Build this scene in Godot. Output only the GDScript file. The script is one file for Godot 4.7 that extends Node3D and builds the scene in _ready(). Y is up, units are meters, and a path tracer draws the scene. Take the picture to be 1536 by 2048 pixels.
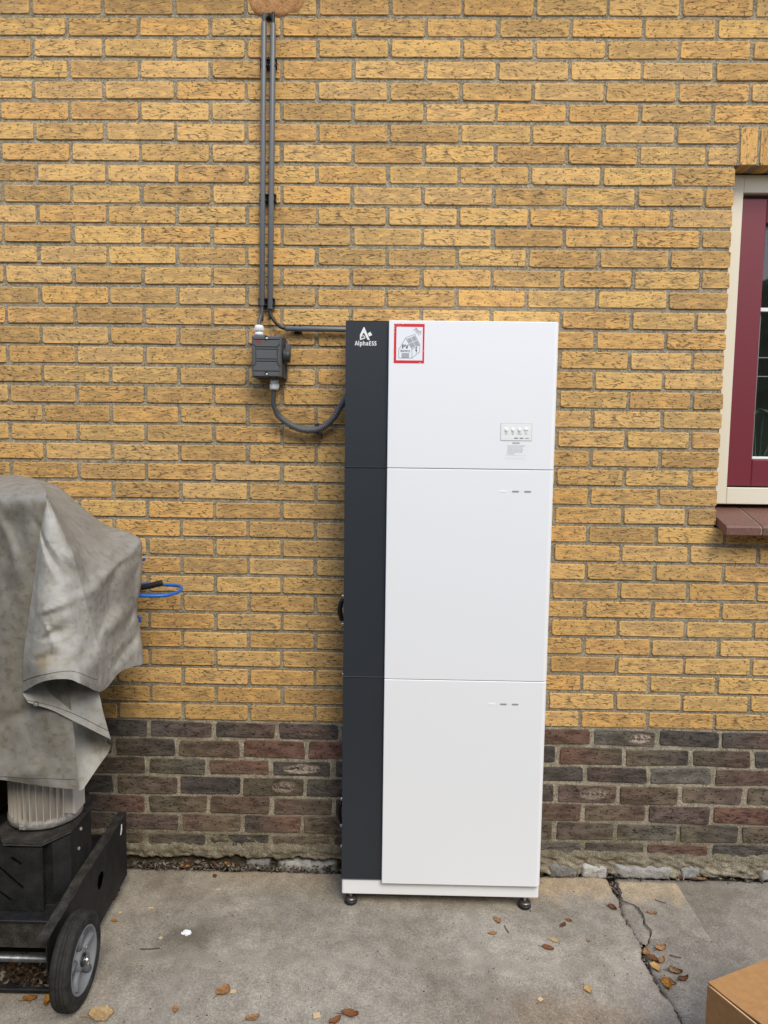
extends Node3D
# A battery cabinet against a yellow brick house wall, with a tarpaulin-covered machine on a concrete yard. Units are metres, y up, the wall's face lies at z = 0.

const JOINTS := [2.7349, 2.6732, 2.6116, 2.55, 2.4884, 2.4267, 2.3648, 2.3029, 2.2409, 2.1787, 2.1167, 2.0547, 1.9925, 1.9302, 1.8677, 1.8053, 1.7431, 1.6811, 1.6191, 1.5574, 1.4959, 1.4345, 1.373, 1.3115, 1.2501, 1.1891, 1.1281, 1.0668, 1.0051, 0.9434, 0.8814, 0.8196, 0.7577, 0.6957, 0.634, 0.5724, 0.5108]
const PITCH := 0.22
const WIN_X0 := 2.058
const WIN_X1 := 3.28
const WIN_Y0 := 1.245
const WIN_Y1 := 2.302
const WALL_X0 := -2.4
const WALL_X1 := 4.6
const EAVE := 2.98

var rng := RandomNumberGenerator.new()
var used := {}
var M := {}
var T := {}
var house: Node3D

# ---------------------------------------------------------------- nodes
func numbered(called: String) -> String:
	var n: int = used.get(called, 0)
	used[called] = n + 1
	return called if n == 0 else "%s_%03d" % [called, n]

func thing(called: String, label: String, category: String, at := Vector3.ZERO, group := "") -> Node3D:
	var o := Node3D.new()
	o.name = numbered(called)
	add_child(o, true)
	o.position = at
	tag(o, label, category, group)
	return o

func tag(o: Node3D, label: String, category: String, group := "") -> void:
	o.set_meta("label", label)
	o.set_meta("category", category)
	if group != "":
		o.set_meta("group", group)

func mi(called: String, mesh: Mesh, m: Material, parent: Node3D, at := Vector3.ZERO) -> MeshInstance3D:
	var o := MeshInstance3D.new()
	o.name = numbered(called) if parent == self else called
	o.mesh = mesh
	o.material_override = m
	o.position = at
	o.cast_shadow = GeometryInstance3D.SHADOW_CASTING_SETTING_ON
	parent.add_child(o, true)
	return o

func obj(called: String, st: SurfaceTool, m: Material, parent: Node3D) -> MeshInstance3D:
	st.generate_normals()
	return mi(called, st.commit(), m, parent)

func mb(smooth := false) -> SurfaceTool:
	var st := SurfaceTool.new()
	st.begin(Mesh.PRIMITIVE_TRIANGLES)
	st.set_smooth_group(0 if smooth else -1)
	return st

# ---------------------------------------------------------------- shapes (counter-clockwise seen from outside)
func tri(st: SurfaceTool, a: Vector3, b: Vector3, c: Vector3) -> void:
	st.add_vertex(a)
	st.add_vertex(c)
	st.add_vertex(b)

func quad(st: SurfaceTool, a: Vector3, b: Vector3, c: Vector3, d: Vector3) -> void:
	tri(st, a, b, c)
	tri(st, a, c, d)

func ring_join(st: SurfaceTool, lo: PackedVector3Array, hi: PackedVector3Array) -> void:
	var n := lo.size()
	for i in n:
		var j := (i + 1) % n
		quad(st, lo[i], lo[j], hi[j], hi[i])

func cap(st: SurfaceTool, r: PackedVector3Array, flip := false) -> void:
	var c := Vector3.ZERO
	for p in r:
		c += p
	c /= r.size()
	for i in r.size():
		var j := (i + 1) % r.size()
		if flip:
			tri(st, c, r[j], r[i])
		else:
			tri(st, c, r[i], r[j])

# a column: an outline in local (u, v), extruded along w, its two rims chamfered; f places (u, v, w)
func column(st: SurfaceTool, poly: PackedVector2Array, w0: float, w1: float, bevel: float, f: Transform3D) -> void:
	var c := Vector2.ZERO
	for p in poly:
		c += p
	c /= poly.size()
	var inner := PackedVector2Array()
	var n := poly.size()
	for i in n:
		var e1: Vector2 = (poly[i] - poly[(i + n - 1) % n]).normalized()
		var e2: Vector2 = (poly[(i + 1) % n] - poly[i]).normalized()
		var n1 := Vector2(-e1.y, e1.x)
		var n2 := Vector2(-e2.y, e2.x)
		var m := (n1 + n2).normalized()
		inner.append(poly[i] + m * bevel / maxf(0.4, m.dot(n1)))
	var rings := []
	for r in [[inner, w0], [poly, w0 + bevel], [poly, w1 - bevel], [inner, w1]]:
		var ring := PackedVector3Array()
		for p in r[0]:
			ring.append(f * Vector3(p.x, p.y, r[1]))
		rings.append(ring)
	if bevel > 0.0:
		ring_join(st, rings[0], rings[1])
		ring_join(st, rings[2], rings[3])
	ring_join(st, rings[1], rings[2])
	cap(st, rings[0], true)
	cap(st, rings[3])

func box(st: SurfaceTool, lo: Vector3, hi: Vector3, bevel := 0.0) -> void:
	column(st, PackedVector2Array([Vector2(lo.x, lo.y), Vector2(hi.x, lo.y), Vector2(hi.x, hi.y), Vector2(lo.x, hi.y)]), lo.z, hi.z, bevel, Transform3D())

func up(t := Transform3D()) -> Transform3D:   # (u, v, w) -> x, -z, y : outlines drawn in plan, seen from above, extruded upwards
	return t * Transform3D(Basis(Vector3(1, 0, 0), Vector3(0, 0, -1), Vector3(0, 1, 0)), Vector3.ZERO)

func plan(points: Array) -> PackedVector2Array:   # (x, z) pairs counter-clockwise seen from above (x right, z towards the viewer) -> outline for up()
	var out := PackedVector2Array()
	for p in points:
		out.append(Vector2(p[0], -p[1]))
	return out

func rounded(lo: Vector2, hi: Vector2, r: float, steps := 4) -> PackedVector2Array:
	var out := PackedVector2Array()
	var cs := [Vector2(hi.x - r, lo.y + r), Vector2(hi.x - r, hi.y - r), Vector2(lo.x + r, hi.y - r), Vector2(lo.x + r, lo.y + r)]
	for k in 4:
		for s in steps + 1:
			var a := -PI / 2 + k * PI / 2 + s * PI / 2 / steps
			out.append(cs[k] + Vector2(cos(a), sin(a)) * r)
	return out

func disc(r: float, n: int, c := Vector2.ZERO) -> PackedVector2Array:
	var out := PackedVector2Array()
	for i in n:
		out.append(c + Vector2(cos(TAU * i / n), sin(TAU * i / n)) * r)
	return out

func frame_of(dir: Vector3, hint := Vector3.UP) -> Basis:
	var w := dir.normalized()
	var h := hint if absf(w.dot(hint)) < 0.95 else Vector3(1, 0, 0)
	var u := h.cross(w).normalized()
	return Basis(u, w.cross(u), w)

func tube(st: SurfaceTool, pts: Array, r: float, sides := 10, radii := []) -> void:
	var last := PackedVector3Array()
	var u := Vector3.ZERO
	for i in pts.size():
		var d: Vector3 = (pts[mini(i + 1, pts.size() - 1)] - pts[maxi(i - 1, 0)]).normalized()
		if i == 0:
			u = frame_of(d).x
		u = (u - d * u.dot(d)).normalized()
		var v := d.cross(u)
		var ring := PackedVector3Array()
		var rr: float = radii[i] if radii.size() else r
		for k in sides:
			var a := TAU * k / sides
			ring.append(pts[i] + (u * cos(a) + v * sin(a)) * rr)
		if i == 0:
			cap(st, ring, true)
		else:
			ring_join(st, last, ring)
		last = ring
	cap(st, last)

func smooth_path(pts: Array, per := 6) -> Array:
	var out := []
	for i in pts.size() - 1:
		var a: Vector3 = pts[maxi(i - 1, 0)]
		var b: Vector3 = pts[i]
		var c: Vector3 = pts[i + 1]
		var d: Vector3 = pts[mini(i + 2, pts.size() - 1)]
		for k in per:
			out.append(b.cubic_interpolate(c, a, d, float(k) / per))
	out.append(pts[-1])
	return out

func lathe(st: SurfaceTool, profile: Array, f: Transform3D, sides := 24, closed := true) -> void:   # [radius, height along local z]
	var last := PackedVector3Array()
	for i in profile.size():
		var ring := PackedVector3Array()
		for k in sides:
			var a := TAU * k / sides
			ring.append(f * Vector3(cos(a) * profile[i][0], sin(a) * profile[i][0], profile[i][1]))
		if i == 0 and closed:
			cap(st, ring, true)
		if i > 0:
			ring_join(st, last, ring)
		last = ring
	if closed:
		cap(st, last)

# a flat outline (any simple polygon) given a thickness along local z
func plate(st: SurfaceTool, poly: PackedVector2Array, z0: float, z1: float, f := Transform3D()) -> void:
	if Geometry2D.is_polygon_clockwise(poly):
		poly.reverse()
	var idx := Geometry2D.triangulate_polygon(poly)
	for i in range(0, idx.size(), 3):
		var a := poly[idx[i]]
		var b := poly[idx[i + 1]]
		var c := poly[idx[i + 2]]
		if (b - a).cross(c - a) < 0.0:
			var s := b
			b = c
			c = s
		tri(st, f * Vector3(a.x, a.y, z1), f * Vector3(b.x, b.y, z1), f * Vector3(c.x, c.y, z1))
		tri(st, f * Vector3(a.x, a.y, z0), f * Vector3(c.x, c.y, z0), f * Vector3(b.x, b.y, z0))
	for i in poly.size():
		var a := poly[i]
		var b := poly[(i + 1) % poly.size()]
		quad(st, f * Vector3(a.x, a.y, z0), f * Vector3(b.x, b.y, z0), f * Vector3(b.x, b.y, z1), f * Vector3(a.x, a.y, z1))

func stroke(st: SurfaceTool, a: Vector2, b: Vector2, w: float, z0: float, z1: float) -> void:
	var n := (b - a).normalized().orthogonal() * w / 2
	plate(st, PackedVector2Array([a - n, b - n, b + n, a + n]), z0, z1)

func sheet(st: SurfaceTool, g: Array, uvs := [], cols := []) -> void:   # a grid of points, rows downwards, columns to the right
	var rows := g.size()
	var n: int = g[0].size()
	for i in rows - 1:
		for j in n - 1:
			var q := [[i, j], [i + 1, j], [i + 1, j + 1], [i, j], [i + 1, j + 1], [i, j + 1]]
			for k in [0, 2, 1, 3, 5, 4]:
				var e: Array = q[k]
				if cols.size():
					st.set_color(cols[e[0]][e[1]])
				if uvs.size():
					st.set_uv(uvs[e[0]][e[1]])
				st.add_vertex(g[e[0]][e[1]])

func refine(rows: Array, per: int) -> Array:   # rows of x, y, z numbers -> a Catmull-Rom grid
	var g := []
	for r in rows:
		var pts := []
		for k in range(0, r.size(), 3):
			pts.append(Vector3(r[k], r[k + 1], r[k + 2]))
		g.append(smooth_path(pts, per))
	var out := []
	for i in (g.size() - 1) * per + 1:
		out.append([])
	for j in g[0].size():
		var line := []
		for i in g.size():
			line.append(g[i][j])
		var s := smooth_path(line, per)
		for i in s.size():
			out[i].append(s[i])
	return out

func lettering(called: String, text: String, at: Vector3, height: float, m: Material, parent: Node3D, bold := false, width := 0.0, align := HORIZONTAL_ALIGNMENT_CENTER) -> void:
	var f := SystemFont.new()
	f.font_names = PackedStringArray(["Droid Sans"])
	f.font_weight = 700 if bold else 400
	var t := TextMesh.new()
	t.text = text
	t.font = f
	t.font_size = 48
	t.pixel_size = height / 34.0
	t.depth = 0.0006
	t.curve_step = 1.0
	t.horizontal_alignment = align
	var o := mi(called, t, m, parent, at)
	if width > 0.0:
		var w := t.get_aabb().size.x
		o.scale = Vector3(width / maxf(w, 1e-5), 1, 1)

# ---------------------------------------------------------------- textures
func noise(seed_: int, freq: float, oct := 3, kind := FastNoiseLite.TYPE_SIMPLEX_SMOOTH, fractal := FastNoiseLite.FRACTAL_FBM) -> FastNoiseLite:
	var n := FastNoiseLite.new()
	n.seed = seed_
	n.noise_type = kind
	n.frequency = freq
	n.fractal_type = fractal
	n.fractal_octaves = oct
	return n

func field(n: FastNoiseLite, w: int, h: int, seamless := true, to := Vector2i.ZERO) -> PackedByteArray:
	var im := n.get_seamless_image(w, h) if seamless else n.get_image(w, h)
	im.convert(Image.FORMAT_L8)
	if to != Vector2i.ZERO:
		im.resize(to.x, to.y, Image.INTERPOLATE_CUBIC)
	return im.get_data()

func pic(data: PackedByteArray, w: int, h: int, rgb := true) -> ImageTexture:
	return ImageTexture.create_from_image(Image.create_from_data(w, h, false, Image.FORMAT_RGB8 if rgb else Image.FORMAT_L8, data))

func ramp(a: float, b: float, x: float) -> float:
	var t := clampf((x - a) / (b - a), 0.0, 1.0)
	return t * t * (3.0 - 2.0 * t)

# rough wire-cut faces of the yellow bricks, 4 x 16 of them on one sheet: colour and relief
func make_brick_textures() -> void:
	var n := 1024
	var crack := noise(11, 0.05, 2, FastNoiseLite.TYPE_SIMPLEX, FastNoiseLite.FRACTAL_RIDGED)
	crack.domain_warp_enabled = true
	crack.domain_warp_amplitude = 9.0
	crack.domain_warp_frequency = 0.03
	var a := field(crack, 256, n, false, Vector2i(n, n))
	var b := field(noise(12, 0.03, 2), 420, n, false, Vector2i(n, n))
	var c := field(noise(13, 0.028, 3), 420, n, false, Vector2i(n, n))
	var g := field(noise(14, 0.3, 2), n, n, false)
	var pits := field(noise(15, 0.075, 2), 700, n, false, Vector2i(n, n))
	var rgb := PackedByteArray()
	rgb.resize(n * n * 3)
	var hgt := PackedByteArray()
	hgt.resize(n * n)
	var dark := PackedByteArray()
	dark.resize(n * n * 3)
	var r2 := RandomNumberGenerator.new()
	r2.seed = 5
	var cell := []
	for k in 64:
		cell.append([r2.randf(), r2.randf(), r2.randf()])
	for y in n:
		var cy := y / 64
		var v := (y % 64) / 63.0
		for x in n:
			var i := y * n + x
			var u := (x % 256) / 255.0
			var cc: Array = cell[cy * 4 + x / 256]
			var e := minf(minf(u, 1.0 - u) * 255.0 / 26.0, minf(v, 1.0 - v) * 63.0 / 9.0)
			e = clampf(e, 0.0, 1.0)
			var lo: float = 0.60 + 0.20 * cc[0]
			var cr := ramp(lo, lo + 0.20, a[i] / 255.0) * ramp(0.30 + 0.2 * cc[0], 0.58, b[i] / 255.0)
			cr *= 0.3 + 0.7 * e
			var pit := ramp(0.70, 0.80, pits[i] / 255.0)
			cr = maxf(cr, pit * 0.8)
			var dirt := ramp(0.28, 0.72, c[i] / 255.0 + 0.40 * (cc[1] - 0.5)) * (0.25 + 0.75 * e)
			var grain := 0.84 + 0.32 * g[i] / 255.0
			var k1 := clampf(dirt * 0.72 + 0.25 * ramp(0.42, 0.62, a[i] / 255.0) * e, 0.0, 1.0)
			var rr := lerpf(216.0, 176.0, k1)
			var gg := lerpf(174.0, 144.0, k1)
			var bb := lerpf(111.0, 99.0, k1)
			var k2: float = cr * (0.55 + 0.3 * cc[2])
			rr = lerpf(rr, 98.0, k2) * grain
			gg = lerpf(gg, 84.0, k2) * grain
			bb = lerpf(bb, 64.0, k2) * grain
			rgb[i * 3] = clampi(int(rr), 0, 255)
			rgb[i * 3 + 1] = clampi(int(gg), 0, 255)
			rgb[i * 3 + 2] = clampi(int(bb), 0, 255)
			var dk := 228.0 * (0.66 + 0.62 * g[i] / 255.0) * (1.0 - 0.38 * cr * e) * (0.72 + 0.56 * c[i] / 255.0)
			var wash := ramp(0.62, 0.85, b[i] / 255.0 * 0.7 + c[i] / 255.0 * 0.45 - 0.25 * e + 0.2 * cc[2])
			dark[i * 3] = clampi(int(lerpf(dk, 235.0, wash * 0.45)), 0, 255)
			dark[i * 3 + 1] = clampi(int(lerpf(dk * 0.99, 232.0, wash * 0.5)), 0, 255)
			dark[i * 3 + 2] = clampi(int(lerpf(dk * 0.98, 225.0, wash * 0.5)), 0, 255)
			hgt[i] = clampi(int(150.0 + 60.0 * (a[i] / 255.0 - 0.5) - 120.0 * cr + 30.0 * (g[i] / 255.0 - 0.5)), 0, 255)
	T.brick = pic(rgb, n, n)
	T.plinth = pic(dark, n, n)
	T.brick_h = pic(hgt, n, n, false)

# a grey mineral surface: blotches, grit, pale and dark specks
func make_mineral(key: String, n: int, seed_: int, base: Vector3, blotch: float, grit: float, pale: float, dark: float, freq := 0.012) -> void:
	var a := field(noise(seed_, freq, 4), n, n)
	var b := field(noise(seed_ + 1, 0.12, 2), n, n)
	var c := field(noise(seed_ + 2, 0.33, 1), n, n)
	var d := field(noise(seed_ + 3, 0.06, 3), n, n)
	var rgb := PackedByteArray()
	rgb.resize(n * n * 3)
	var hgt := PackedByteArray()
	hgt.resize(n * n)
	for i in n * n:
		var fa := a[i] / 255.0 - 0.5
		var fb := b[i] / 255.0 - 0.5
		var fc := c[i] / 255.0
		var fd := d[i] / 255.0
		var k := 1.0 + blotch * fa * 2.0 + grit * (fb + (fc - 0.5)) + blotch * (fd - 0.5)
		var p := ramp(0.80, 0.92, fc * 0.7 + fd * 0.4) * pale
		var q := ramp(0.74, 0.86, (1.0 - fc) * 0.65 + (1.0 - fd) * 0.45) * dark
		k = lerpf(lerpf(k, 1.75, p), 0.45, q)
		rgb[i * 3] = clampi(int(base.x * k), 0, 255)
		rgb[i * 3 + 1] = clampi(int(base.y * k), 0, 255)
		rgb[i * 3 + 2] = clampi(int(base.z * k), 0, 255)
		hgt[i] = clampi(int(140.0 + 90.0 * (fc - 0.5) + 70.0 * fb + 50.0 * p - 70.0 * q), 0, 255)
	T[key] = pic(rgb, n, n)
	T[key + "_h"] = pic(hgt, n, n, false)

func make_tarp_texture() -> void:
	var n := 1024
	var a := field(noise(41, 0.014, 5), n, n)
	var b := field(noise(42, 0.03, 4, FastNoiseLite.TYPE_SIMPLEX, FastNoiseLite.FRACTAL_RIDGED), n, n)
	var c := field(noise(43, 0.25, 2), n, n)
	var d := field(noise(44, 0.02, 4), n, n)
	var crease := field(noise(45, 0.006, 2, FastNoiseLite.TYPE_SIMPLEX, FastNoiseLite.FRACTAL_RIDGED), n, n)
	var rgb := PackedByteArray()
	rgb.resize(n * n * 3)
	var hgt := PackedByteArray()
	hgt.resize(n * n)
	for i in n * n:
		var dirt := ramp(0.42, 0.7, a[i] / 255.0)
		var fine := ramp(0.45, 0.75, d[i] / 255.0) * (0.35 + 0.65 * dirt)
		var speck := ramp(0.72, 0.9, b[i] / 255.0) * ramp(0.4, 0.7, d[i] / 255.0)
		var k := 0.95 + 0.10 * c[i] / 255.0
		k *= 1.0 - 0.05 * dirt - 0.09 * fine - 0.16 * speck
		rgb[i * 3] = clampi(int(232.0 * k), 0, 255)
		rgb[i * 3 + 1] = clampi(int((229.0 - 4.0 * dirt) * k), 0, 255)
		rgb[i * 3 + 2] = clampi(int((225.0 - 12.0 * dirt - 5.0 * fine) * k), 0, 255)
		hgt[i] = clampi(int(128.0 + 30.0 * ramp(0.70, 0.97, crease[i] / 255.0) + 40.0 * (d[i] / 255.0 - 0.5) + 26.0 * (c[i] / 255.0 - 0.5)), 0, 255)
	T.tarp = pic(rgb, n, n)
	T.tarp_h = pic(hgt, n, n, false)

func make_card_texture() -> void:
	var n := 512
	var a := field(noise(51, 0.02, 4), n, n)
	var c := field(noise(52, 0.2, 2), 64, n, true, Vector2i(n, n))
	var rgb := PackedByteArray()
	rgb.resize(n * n * 3)
	var hgt := PackedByteArray()
	hgt.resize(n * n)
	for y in n:
		for x in n:
			var i := y * n + x
			var k := 0.93 + 0.08 * a[i] / 255.0 + 0.06 * c[i] / 255.0
			rgb[i * 3] = clampi(int(205.0 * k), 0, 255)
			rgb[i * 3 + 1] = clampi(int(156.0 * k), 0, 255)
			rgb[i * 3 + 2] = clampi(int(103.0 * k), 0, 255)
			hgt[i] = clampi(int(128.0 + 30.0 * sin(TAU * y * 64.0 / n) + 30.0 * (c[i] / 255.0 - 0.5)), 0, 255)
	T.card = pic(rgb, n, n)
	T.card_h = pic(hgt, n, n, false)

func mat(name_: String, c: Color, rough: float, o := {}) -> StandardMaterial3D:
	var m := StandardMaterial3D.new()
	m.resource_name = name_
	m.albedo_color = c
	m.roughness = rough
	m.metallic = o.get("metal", 0.0)
	m.metallic_specular = o.get("spec", 0.5)
	if o.has("tex"):
		m.albedo_texture = T[o.tex]
	if o.has("bump"):
		m.heightmap_enabled = true
		m.heightmap_texture = T[o.bump]
		m.heightmap_scale = o.get("depth", 0.2)
	if o.has("size"):
		m.uv1_triplanar = true
		m.uv1_world_triplanar = o.get("world", true)
		m.uv1_scale = Vector3.ONE / o.size
	m.vertex_color_use_as_albedo = o.get("vc", false)
	m.cull_mode = BaseMaterial3D.CULL_DISABLED if o.get("two", false) else BaseMaterial3D.CULL_BACK
	M[name_] = m
	return m

func lin(r: float, g: float, b: float) -> Color:   # a linear base colour as Godot wants it
	return Color(r, g, b).linear_to_srgb()

func make_materials() -> void:
	make_brick_textures()
	make_mineral("mortar", 512, 21, Vector3(147, 138, 121), 0.16, 0.55, 0.9, 0.5, 0.02)
	make_mineral("concrete", 1024, 25, Vector3(178, 168, 153), 0.10, 0.26, 0.40, 0.35)
	make_mineral("clay", 512, 29, Vector3(200, 196, 192), 0.13, 0.5, 0.4, 0.5, 0.02)
	make_mineral("dust", 512, 33, Vector3(190, 188, 184), 0.30, 0.35, 0.75, 0.15, 0.01)
	make_tarp_texture()
	make_card_texture()
	var tones := [Color(1, 1, 1), Color(0.96, 0.95, 0.93), Color(1.0, 0.97, 0.92), Color(0.94, 0.935, 0.92), Color(0.98, 0.955, 0.93), Color(1.0, 1.0, 0.97), Color(0.92, 0.91, 0.89), Color(0.93, 0.91, 0.88)]
	for k in tones.size():
		mat("yellow_brick_%d" % k, tones[k], 0.92, {"tex": "brick", "bump": "brick_h", "depth": 0.35, "spec": 0.3})
	mat("mortar", Color(0.97, 0.965, 0.94), 0.95, {"tex": "mortar", "bump": "mortar_h", "depth": 0.3, "size": 0.42, "spec": 0.25})
	mat("plinth_mortar", Color(1, 1, 1), 0.95, {"tex": "mortar", "bump": "mortar_h", "depth": 0.3, "size": 0.42, "vc": true, "spec": 0.25})
	mat("dark_brick", Color(1, 1, 1), 0.9, {"tex": "plinth", "bump": "brick_h", "depth": 0.4, "vc": true, "spec": 0.3})
	mat("stone", Color(1, 1, 1), 0.9, {"tex": "clay", "bump": "clay_h", "depth": 0.25, "size": 0.22, "vc": true, "spec": 0.3})
	mat("patch", lin(0.72, 0.40, 0.185), 0.95, {"tex": "clay", "bump": "clay_h", "depth": 0.12, "size": 0.35, "spec": 0.25})
	mat("concrete", Color(1, 1, 1), 0.93, {"tex": "concrete", "bump": "concrete_h", "depth": 0.12, "size": 0.83, "vc": true, "spec": 0.3})
	mat("added_slate", lin(0.065, 0.075, 0.09), 0.7, {"tex": "dust", "bump": "dust_h", "depth": 0.1, "size": 0.8})
	mat("skim", lin(0.62, 0.53, 0.41), 0.95, {"tex": "concrete", "bump": "concrete_h", "depth": 0.1, "size": 0.5, "spec": 0.25})
	mat("soil", lin(0.11, 0.09, 0.072), 1.0, {"tex": "mortar", "bump": "mortar_h", "depth": 0.6, "size": 0.2, "spec": 0.2})
	mat("white_enamel", lin(0.80, 0.805, 0.815), 0.42, {"spec": 0.45})
	mat("charcoal_enamel", lin(0.026, 0.030, 0.036), 0.45, {"spec": 0.45})
	mat("gasket_grey", lin(0.16, 0.165, 0.17), 0.7)
	mat("foot_steel", lin(0.16, 0.15, 0.14), 0.35, {"metal": 0.9})
	mat("dark_gap", lin(0.01, 0.01, 0.011), 0.8)
	mat("steel", lin(0.55, 0.53, 0.50), 0.28, {"metal": 1.0})
	mat("black_plastic", lin(0.012, 0.012, 0.013), 0.5)
	mat("grey_pipe", lin(0.115, 0.118, 0.122), 0.42)
	mat("cable_grey", lin(0.06, 0.062, 0.066), 0.5)
	mat("cable_black", lin(0.010, 0.010, 0.011), 0.45)
	mat("switch_grey", lin(0.092, 0.095, 0.095), 0.42)
	mat("switch_dark", lin(0.034, 0.035, 0.036), 0.45)
	mat("gland", lin(0.74, 0.74, 0.74), 0.5)
	mat("red_print", lin(0.62, 0.022, 0.03), 0.45)
	mat("switch_red", lin(0.30, 0.02, 0.02), 0.5)
	mat("paper_white", lin(0.78, 0.79, 0.82), 0.5)
	mat("ink", lin(0.09, 0.09, 0.10), 0.6)
	mat("ink_pale", lin(0.36, 0.37, 0.40), 0.6)
	mat("ink_line", lin(0.62, 0.63, 0.65), 0.6)
	mat("ink_soft", lin(0.20, 0.20, 0.22), 0.6)
	mat("panel_white", lin(0.79, 0.785, 0.76), 0.5)
	mat("lens_grey", lin(0.30, 0.31, 0.33), 0.35)
	mat("lens_lit", lin(0.85, 0.84, 0.92), 0.3)
	mat("cream_paint", lin(0.72, 0.66, 0.53), 0.5, {"tex": "clay", "bump": "clay_h", "depth": 0.03, "size": 0.6})
	M.cream_paint.albedo_texture = null
	mat("maroon_paint", lin(0.165, 0.022, 0.034), 0.4, {"spec": 0.5})
	mat("white_trim", lin(0.75, 0.75, 0.74), 0.4)
	mat("sill_tile", lin(0.27, 0.135, 0.105), 0.5, {"tex": "clay", "bump": "clay_h", "depth": 0.08, "size": 0.16})
	mat("plaster", lin(0.35, 0.33, 0.30), 0.9)
	mat("oak", lin(0.16, 0.10, 0.06), 0.7)
	mat("green_leaf", lin(0.03, 0.075, 0.045), 0.5, {"two": true})
	mat("terracotta", lin(0.30, 0.12, 0.07), 0.8)
	var g := mat("glass", Color(0.6, 0.66, 0.62, 0.015), 0.02)
	g.transparency = BaseMaterial3D.TRANSPARENCY_ALPHA
	mat("lead", lin(0.30, 0.30, 0.29), 0.5, {"metal": 0.6})
	mat("tarp", Color(1, 1, 1), 0.62, {"tex": "tarp", "bump": "tarp_h", "depth": 0.26, "size": 0.5, "vc": true, "two": true, "spec": 0.4})
	mat("stitch", lin(0.10, 0.10, 0.10), 0.8)
	mat("machine_black", lin(0.026, 0.026, 0.028), 0.6, {"tex": "dust", "bump": "dust_h", "depth": 0.03, "size": 0.3, "spec": 0.4})
	mat("machine_dusty", lin(0.075, 0.070, 0.064), 0.8, {"tex": "dust", "bump": "dust_h", "depth": 0.04, "size": 0.25, "spec": 0.3})
	mat("rubber", lin(0.060, 0.058, 0.054), 0.85, {"tex": "dust", "bump": "dust_h", "depth": 0.05, "size": 0.2, "spec": 0.3})
	mat("rim_grey", lin(0.17, 0.175, 0.18), 0.5)
	mat("aluminium", lin(0.50, 0.45, 0.39), 0.5, {"metal": 0.0})
	mat("cast_aluminium", lin(0.52, 0.50, 0.47), 0.75, {"metal": 0.2, "tex": "dust", "bump": "dust_h", "depth": 0.08, "size": 0.12})
	mat("zinc", lin(0.30, 0.32, 0.34), 0.4, {"metal": 0.8, "tex": "dust", "size": 0.15})
	mat("blue_coat", lin(0.01, 0.12, 0.48), 0.4)
	mat("card", Color(0.80, 0.785, 0.765), 0.85, {"tex": "card", "bump": "card_h", "depth": 0.03, "size": 0.3, "world": false, "spec": 0.25})
	mat("card_edge", lin(0.62, 0.40, 0.22), 0.9)
	mat("leaf", Color(1, 1, 1), 0.75, {"vc": true, "two": true, "tex": "clay", "bump": "clay_h", "depth": 0.05, "size": 0.09, "spec": 0.3})
	mat("twig", lin(0.10, 0.07, 0.05), 0.9)
	mat("foam", lin(0.85, 0.86, 0.88), 0.8)
	mat("wood_chip", lin(0.55, 0.40, 0.22), 0.85)
	mat("hedge", lin(0.055, 0.095, 0.035), 0.7, {"two": true})
	mat("shade_fence_wood", lin(0.11, 0.075, 0.05), 0.85, {"tex": "dust", "size": 0.4})
	mat("eave_wood", lin(0.20, 0.16, 0.12), 0.7)

# ---------------------------------------------------------------- camera, sky, light
func make_view() -> void:
	var cam := Camera3D.new()
	cam.name = "camera"
	cam.position = Vector3(1.035, 1.4674, 2.4782)
	cam.rotation = Vector3(-0.0989036, 0.0177001, 0.0128345)
	cam.fov = 67.2427
	cam.near = 0.05
	cam.far = 400.0
	add_child(cam)
	cam.current = true
	var sky_m := ProceduralSkyMaterial.new()
	sky_m.sky_top_color = Color(0.62, 0.715, 0.875)
	sky_m.sky_horizon_color = Color(1.0, 0.95, 0.86)
	sky_m.sky_curve = 0.18
	sky_m.ground_bottom_color = Color(0.25, 0.24, 0.22)
	sky_m.ground_horizon_color = Color(0.45, 0.44, 0.42)
	sky_m.sky_energy_multiplier = 1.0
	var sky := Sky.new()
	sky.sky_material = sky_m
	var e := Environment.new()
	e.background_mode = Environment.BG_SKY
	e.sky = sky
	e.tonemap_mode = Environment.TONE_MAPPER_LINEAR
	e.tonemap_exposure = 2.66
	e.sdfgi_enabled = true
	e.ssao_enabled = true
	e.ssil_enabled = true
	var we := WorldEnvironment.new()
	we.name = "sky_and_air"
	we.environment = e
	add_child(we)
	var sun := DirectionalLight3D.new()
	sun.name = "sun"
	sun.light_energy = 0.35
	sun.light_angular_distance = 28.0
	sun.light_color = Color(1.0, 0.975, 0.93)
	sun.shadow_enabled = true
	add_child(sun)
	sun.look_at_from_position(Vector3(1.8, 5.0, 4.4), Vector3.ZERO)

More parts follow.
